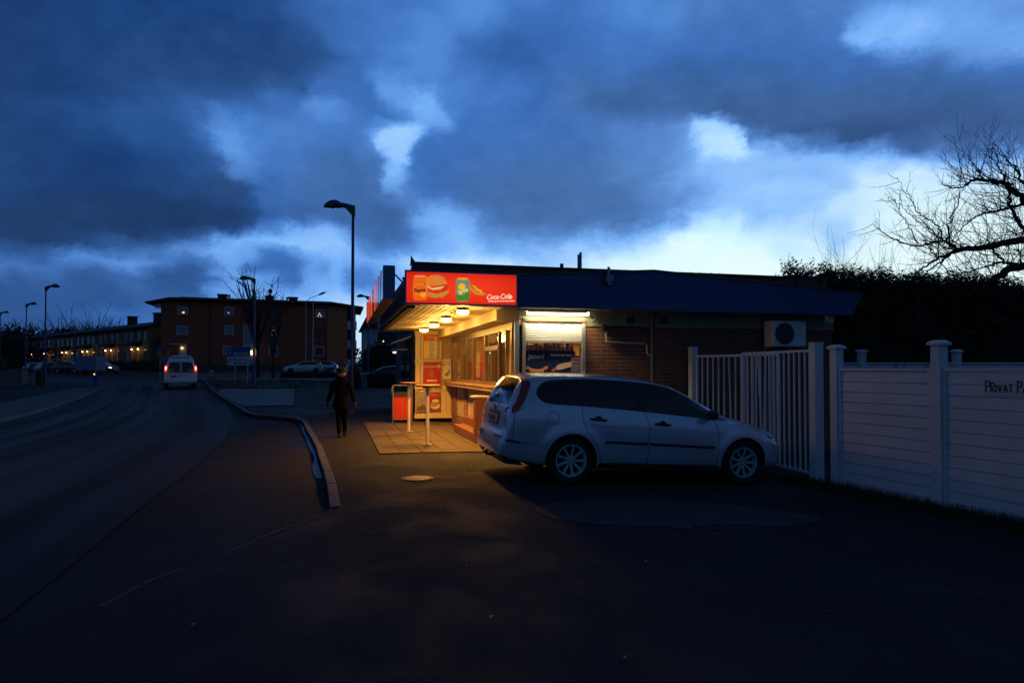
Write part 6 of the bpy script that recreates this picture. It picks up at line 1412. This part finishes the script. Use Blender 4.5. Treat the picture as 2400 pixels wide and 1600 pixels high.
# retaining wall and hedge on the left
W = thing('retaining_wall', 'low grey retaining wall below the hedge at the left edge', 'wall', (-21, 51, .6))
b = MB(); wl = [(-24.5, 38), (-21.5, 50.5), (-20.6, 52.4), (-21.6, 56)]
for a, c in zip(wl, wl[1:]): b.bar((a[0], a[1], .95), (c[0], c[1], 1.0), .3, 1.0)
b.build('wall_face', mat('wall_concrete', (.07, .07, .06), .85, var=.2, scale=2), W, world=True)
b = MB()
for a, c in zip(wl, wl[1:]): b.bar((a[0], a[1], 1.48), (c[0], c[1], 1.53), .36, .06)
b.build('coping', mat('wall_concrete', None), W, world=True)
def bush(name, label, pts, r, n, s, cat='hedge', m=None, core=True):
    c0 = pts[0]; t = thing(name, label, cat, (c0[0], c0[1], c0[2] - r[2])); b = MB()
    for p in pts: leaf_cloud(b, p, r, n, s)
    b.build('foliage', m or m_leafd, t, world=True, fix=False)
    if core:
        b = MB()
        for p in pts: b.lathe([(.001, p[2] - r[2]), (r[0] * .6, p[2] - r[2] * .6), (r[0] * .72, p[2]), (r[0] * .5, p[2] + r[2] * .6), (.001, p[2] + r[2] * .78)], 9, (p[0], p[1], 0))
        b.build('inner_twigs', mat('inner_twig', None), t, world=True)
    return t
bush('hedge', 'dark clipped hedge on top of the low wall at the left edge', [(-23.2 - .3 * i * 0 - (0 if i < 6 else (i - 6) * .9), 50.8 - i * 1.3 if i < 6 else 44 - (i - 6), 2.0) for i in range(10)] + [(-22.2, 52.2, 1.9), (-24, 53, 2.1), (-25.5, 51.5, 2.2)], (1.2, 1.2, 1.0), 300, .22)
bush('low_hedge', 'low dark hedge strip in front of the parked cars', [(at(px, 866, 62).x, at(px, 866, 62).y, 1.05) for px in range(665, 800, 9)], (.42, .4, .42), 110, .12)
bush('canopy_hedge', 'dark bush in front of the white house, left of the kiosk', [(at(px, 866, 58).x, at(px, 866, 58).y, z) for px, z in ((868, 2.2), (885, 2.7), (905, 2.9), (925, 2.8), (945, 2.6), (895, 1.4), (925, 1.4), (960, 1.6))], (1.1, 1.0, 1.3), 420, .25)
bush('box_hedge', 'clipped dark hedge left of the kiosk, behind the red stand', [(at(px, 866, 42).x, at(px, 866, 42).y, .95) for px in range(870, 960, 14)], (.45, .5, .62), 150, .13)
bush('front_garden_hedge', 'dark garden hedges in front of the row houses', [(rowpos(s)[0] * .93, rowpos(s)[1] * .93, 1.9 + random.uniform(-.2, .3)) for s in np.arange(-6, 52, 1.6)], (1.1, .8, .85), 130, .3)
bush('round_bush', 'dark rounded shrub behind the lamp pole, right of the person', [(at(828, 866, 40).x, at(828, 866, 40).y, 1.35), (at(836, 866, 40).x, at(836, 866, 40).y, 1.1)], (.42, .4, .75), 200, .12, 'shrub')
def far_tree(label, px, Z, ztop, wd, n, leafy=False, z0=None):
    p = at(px, 866, Z); z = GZ(p.x, p.y) if z0 is None else z0; t = thing('bare_tree', label, 'tree', (p.x, p.y, z)); H = ztop - z
    b = MB(); b.tube([(p.x, p.y, z - .2), (p.x, p.y, z + H * .3), (p.x + .1, p.y, z + H * .5)], [H * .02, H * .016, H * .01], 8); b.build('trunk', m_bark, t, world=True, smooth=True)
    b = MB()
    for _ in range(n):
        h = z + H * random.uniform(.22, .5); a = random.uniform(0, 6.28); d = Vector((math.cos(a) * wd, math.sin(a) * wd, 1)); shoot(b, (p.x, p.y, h), d, (ztop - h) * random.uniform(.7, 1.05), H * .008, (0, 0, .5), sub=2)
    b.build('branches', m_bark, t, world=True, fix=False); return t
far_tree('bare tree with upright branches in front of the middle of the brick block', 605, 62, 10.2, .42, 26)
far_tree('thin bare tree in front of the block, right of the upright one', 640, 60, 8.0, .3, 10)
for i, (px, y, Z, lb) in enumerate(((212, 752, 140, 'tallest bare tree above the row house roofs'), (175, 762, 145, 'bare tree above the row houses, left of the tallest'), (240, 757, 150, 'bare tree above the row houses, right of the tallest'), (135, 764, 150, 'slender bare tree near the left lamp'), (80, 776, 150, 'small bare tree between the two left lamps'), (35, 772, 120, 'bushy dark tree at the left edge'), (10, 774, 115, 'dark tree at the very left edge'), (265, 762, 150, 'last bare tree before the roof chimneys'))):
    p = at(px, y, Z); c = at(px, 866, Z); W_ = 6.5
    t = thing('distant_tree', lb, 'tree', (p.x, p.y, 2.0)); b = MB()
    for _ in range(30): a = random.uniform(0, 6.28); shoot(b, (p.x, p.y, 3 + random.uniform(0, 2)), (math.cos(a) * .7, math.sin(a) * .7, 1), (p.z - 3) * random.uniform(.7, 1.0), .12, (0, 0, .4), sub=2)
    b.tube([(p.x, p.y, 1), (p.x, p.y, p.z * .6)], [.3, .15], 6)
    b.build('branches', m_bark, t, world=True, fix=False); b = MB()
    for _ in range(5): leaf_cloud(b, (p.x + random.uniform(-4, 4), p.y, p.z - random.uniform(3.5, 5.5)), (4, 3, 2.8), 260, .55)
    b.build('twig_mass', mat('twig_mass', (.022, .016, .012), .9, var=.3), t, world=True, fix=False)
wd = MB()
for i in range(44):
    p = at(-250 + i * 18, 866, 210 + random.uniform(-15, 15)); h = 11 + random.uniform(-2, 2) + 3 * math.sin(i * .9); leaf_cloud(wd, (p.x, p.y, h * .55), (9, 7, h * .55), 300, 1.3)
tag(wd.build('far_woods', mat('twig_mass', None), fix=False), 'dark wooded rise along the horizon beyond the row houses', 'woods', kind='stuff')
wd = MB()
for i in range(60):
    p = at(560 + i * 45, 866, 230 + random.uniform(-10, 10)); leaf_cloud(wd, (p.x, p.y, 4), (12, 6, 5), 200, 1.4)
tag(wd.build('far_shrubs', mat('twig_mass', None), fix=False), 'dark planting on the horizon behind the houses', 'woods', kind='stuff')
# ------------------------------------------------------------------ the person walking away
m_coat = mat('black_coat', (.005, .005, .005), 1.0, var=.2, scale=20, bump=.2, spec=.05); m_trou = mat('dark_trousers', (.004, .004, .005), 1.0, var=.15, spec=.05); m_skin = mat('skin', (.48, .26, .17), .5, var=.05)
m_hair = mat('blonde_hair', (.26, .17, .08), .6, var=.2, scale=30); m_shoe = mat('dark_shoe', (.02, .02, .022), .4, var=.1)
def skin_mesh(name, verts, edges, radii, m, parent, sub=2):
    me = bpy.data.meshes.new(name); me.from_pydata(verts, edges, []); o = bpy.data.objects.new(name, me); C.objects.link(o)
    sk = o.modifiers.new('skin', 'SKIN'); sk.use_smooth_shade = True
    for i, r in enumerate(radii): me.skin_vertices[0].data[i].radius = r if isinstance(r, tuple) else (r, r)
    me.skin_vertices[0].data[0].use_root = True
    sb = o.modifiers.new('sub', 'SUBSURF'); sb.levels = sub; sb.render_levels = sub
    bpy.context.view_layer.update(); dg = bpy.context.evaluated_depsgraph_get(); m2 = bpy.data.meshes.new_from_object(o.evaluated_get(dg)); o.modifiers.clear(); o.data = m2; m2.name = name
    m2.materials.clear(); m2.materials.append(m); m2.polygons.foreach_set('use_smooth', [True] * len(m2.polygons)); o.parent = parent; return o
PX, PY = .10, 15.72
PE = thing('person', 'person in black coat, knitted cap and dark trousers walking away, face turned to the kiosk', 'person', (PX, PY, GZ(PX, PY)), -PSI)
PE.scale = (.945, .945, .945)
# x right, y away from the camera, z up; left foot has just pushed off
V_ = [(0, 0, .86), (0, .01, 1.0), (0, .02, 1.16), (0, .01, 1.30), (0, .015, 1.385), (0, .02, 1.43),          # 0-5 trunk, neck
      (-.08, 0, .82), (-.054, .02, .46), (-.014, -.12, .12), (-.014, -.11, .055), (-.014, .04, .035),           # 6-10 left leg
      (.08, 0, .82), (.050, .14, .48), (.03, .22, .13), (.03, .21, .06), (.035, .34, .035),                    # 11-15 right leg
      (-.165, .01, 1.31), (-.225, -.03, 1.06), (-.31, .02, .88), (-.325, .03, .82),                              # 16-19 left arm
      (.165, .01, 1.31), (.235, .02, 1.06), (.295, .06, .88), (.31, .07, .81)]                                   # 20-23 right arm
E_ = [(0, 1), (1, 2), (2, 3), (3, 4), (4, 5), (0, 6), (6, 7), (7, 8), (8, 9), (9, 10), (0, 11), (11, 12), (12, 13), (13, 14), (14, 15), (3, 16), (16, 17), (17, 18), (18, 19), (3, 20), (20, 21), (21, 22), (22, 23)]
R_ = [(.13, .10), (.12, .09), (.13, .10), (.14, .09), .055, .05, (.092, .09), .072, .055, .042, .028, (.092, .09), .072, .055, .042, .028, .055, .045, .036, .026, .055, .045, .036, .026]
body = skin_mesh('body', V_, E_, R_, m_trou, PE)
# head (turned to the right) joined onto the neck of the body mesh
def head_mesh():
    n, k = 24, 18; vs = []; fs = []
    for i in range(k + 1):
        ph = math.pi * i / k
        for j in range(n):
            th = 2 * math.pi * j / n; x = math.sin(ph) * math.cos(th); y = math.sin(ph) * math.sin(th); z = math.cos(ph)
            rx, ry, rz = .092, .074, .112
            X, Y, Z = x * rx, y * ry, z * rz
            if z < -.2: X += .012 * (-z) * (1 if x > 0 else -.6); Y *= 1 - .22 * (-z - .2)                      # jaw
            g = math.exp(-((y / .16) ** 2)) * (x > 0)
            X += g * (.026 * math.exp(-((z + .10) / .11) ** 2) + .012 * math.exp(-((z + .42) / .07) ** 2) + .010 * math.exp(-((z + .56) / .06) ** 2) + .012 * math.exp(-((z + .80) / .10) ** 2) - .010 * math.exp(-((z - .12) / .06) ** 2))
            for sy in (-1, 1): X -= .010 * math.exp(-(((y - sy * .38) / .16) ** 2 + ((z - .05) / .10) ** 2)) * (x > 0)   # eye sockets
            vs.append((X, Y, Z))
    for i in range(k):
        for j in range(n): fs.append((i * n + j, i * n + (j + 1) % n, (i + 1) * n + (j + 1) % n, (i + 1) * n + j))
    return vs, fs
hv, hf = head_mesh(); HC = Vector((.012, .025, 1.525)); ha = -.18
bm = bmesh.new(); bm.from_mesh(body.data); nv = [bm.verts.new((HC.x + x * math.cos(ha) - y * math.sin(ha), HC.y + x * math.sin(ha) + y * math.cos(ha), HC.z + z)) for x, y, z in hv]
for f in hf:
    try: q = bm.faces.new([nv[i] for i in f]); q.smooth = True; q.material_index = 1
    except ValueError: pass
body.data.materials.append(m_skin)
# hands: palm plus five fingers each, joined into the same body mesh
def hand(c, d, side):
    d = Vector(d).normalized(); sx = Vector((0, 1, 0)); b = MB(); c = Vector(c)
    b.tube([c, c + d * .03, c + d * .075], [.018, .030, .030], 8)
    for i, (o, l) in enumerate(((-.026, .062), (-.009, .070), (.009, .066), (.025, .052))):
        p = c + d * .068 + sx * o; b.tube([p, p + d * l * .5 + Vector((-side * .006, 0, 0)), p + d * l + Vector((-side * .022, 0, .004))], [.009, .0085, .007], 6)
    p = c + d * .02 + sx * .024; b.tube([p, p + d * .03 + sx * .022, p + d * .055 + sx * .026 + Vector((-side * .01, 0, 0))], [.011, .010, .008], 6)
    return b
for c, d, s in (((-.325, .03, .815), (-.15, .1, -1), -1), ((.31, .07, .805), (.0, .1, -1), 1)):
    h = hand(c, d, s); nn = [bm.verts.new(p) for p in h.v]
    for f in h.f:
        try: q = bm.faces.new([nn[i] for i in f]); q.material_index = 2; q.smooth = True
        except ValueError: pass
body.data.materials.append(mat('knit_glove', (.02, .018, .018), .9, var=.2))
bm.to_mesh(body.data); bm.free()
b = MB()
for sy in (-1, 1): b.lathe([(.001, -.009), (.009, 0), (.001, .009)], 8, (HC.x + .082, HC.y + sy * .028 - .012, HC.z + .012))
b.build('eyes', m_black, PE, smooth=True)
b = MB(); b.bar((HC.x + .086, HC.y - .04, HC.z - .060), (HC.x + .092, HC.y + .004, HC.z - .060), .006); b.build('mouth', mat('lip', (.35, .10, .08), .5, var=0), PE)
b = MB(); b.lathe([(.001, .008), (.016, .006), (.022, 0)], 10, (HC.x - .01, HC.y - .076, HC.z - .01), 'y', sy=1.5); b.build('ear', m_skin, PE, smooth=True)
# coat: flared body and sleeves
b = MB(); rings = [(.655, .178, .135, 0), (.70, .190, .140, 0), (.80, .185, .138, 0), (.92, .168, .128, .0), (1.02, .150, .115, .01), (1.12, .155, .118, .01), (1.22, .172, .122, .01), (1.30, .185, .115, .01), (1.355, .150, .095, .012), (1.395, .085, .075, .015), (1.425, .068, .066, .018)]
n = 28; vs = [(rx * math.cos(2 * math.pi * k / n) * (1 + .015 * math.sin(k * 3.1 + z * 9)), cy + ry * math.sin(2 * math.pi * k / n), z) for z, rx, ry, cy in rings for k in range(n)]
b.add(vs, [(i * n + k, i * n + (k + 1) % n, (i + 1) * n + (k + 1) % n, (i + 1) * n + k) for i in range(len(rings) - 1) for k in range(n)]); coat = b.build('coat', m_coat, PE, smooth=True)
for s, P in ((-1, [(-.13, .01, 1.325), (-.185, .0, 1.27), (-.215, -.02, 1.12), (-.235, -.03, 1.04), (-.285, .005, .92), (-.315, .02, .855)]), (1, [(.13, .01, 1.325), (.185, .01, 1.27), (.22, .015, 1.12), (.238, .025, 1.04), (.278, .05, .92), (.300, .065, .850)])):
    b = MB(); b.tube(P, [.055, .068, .062, .058, .052, .050], 14); b.build('sleeve', m_coat, coat, smooth=True)
b = MB(); b.lathe([(.085, -.0), (.105, .02), (.10, .045), (.075, .06)], 20, (.0, .015, 1.365)); b.build('collar', m_coat, coat, smooth=True)
b = MB(); b.lathe([(.099, -.055), (.106, -.02), (.109, .02), (.105, .06), (.088, .10), (.05, .125), (.001, .132)], 24, (HC.x - .012, HC.y, HC.z + .012), sy=.88); pv = Vector((HC.x - .012, HC.y, HC.z)); q_ = math.radians(-20)
b.v = [(pv.x + (p[0] - pv.x) * math.cos(q_) + (p[2] - pv.z) * math.sin(q_), p[1], pv.z - (p[0] - pv.x) * math.sin(q_) + (p[2] - pv.z) * math.cos(q_)) for p in b.v]
hat = b.build('knitted_cap', mat('cap_knit', (.013, .012, .012), .95, var=.3, scale=40, bump=.5), PE, smooth=True); hat.rotation_euler = (0, R(0), 0)
b = MB(); b.lathe([(.001, -.02), (.02, 0), (.001, .02)], 10, (HC.x - .10, HC.y - .02, HC.z - .035)); b.build('hair_clip', m_whiteold, PE, smooth=True)
b = MB()
for i in range(16):
    a = math.pi * (1.25 + .30 * i / 15); x, y = HC.x - .01 + .090 * math.cos(a + 0), HC.y + .078 * math.sin(a) * (1 if i % 2 else .96)
    b.tube([(x, y, HC.z + .02), (x * 1.02, y, HC.z - .05), (x * .9, y * .95 + .0, HC.z - .10)], [.012, .014, .008], 6)
for i in range(5): b.tube([(HC.x + .0 + .012 * i, HC.y - .078, HC.z + .0), (HC.x + .0 + .012 * i, HC.y - .085, HC.z - .06), (HC.x + .01 * i, HC.y - .07, HC.z - .12)], [.010, .012, .006], 6)
b.build('hair', m_hair, PE, smooth=True)
for (x, y, z, rz) in ((-.014, -.05, 0, 0), (.033, .27, 0, 0)):
    b = MB(); b.prism([(-.10, .0), (.15, .0), (.165, .03), (.12, .055), (.02, .085), (-.02, .13), (-.095, .13), (-.11, .04)], 'x', -.042, .042); o = b.build('shoe', m_shoe, PE, bevel=.018); o.location = (x, y, z)
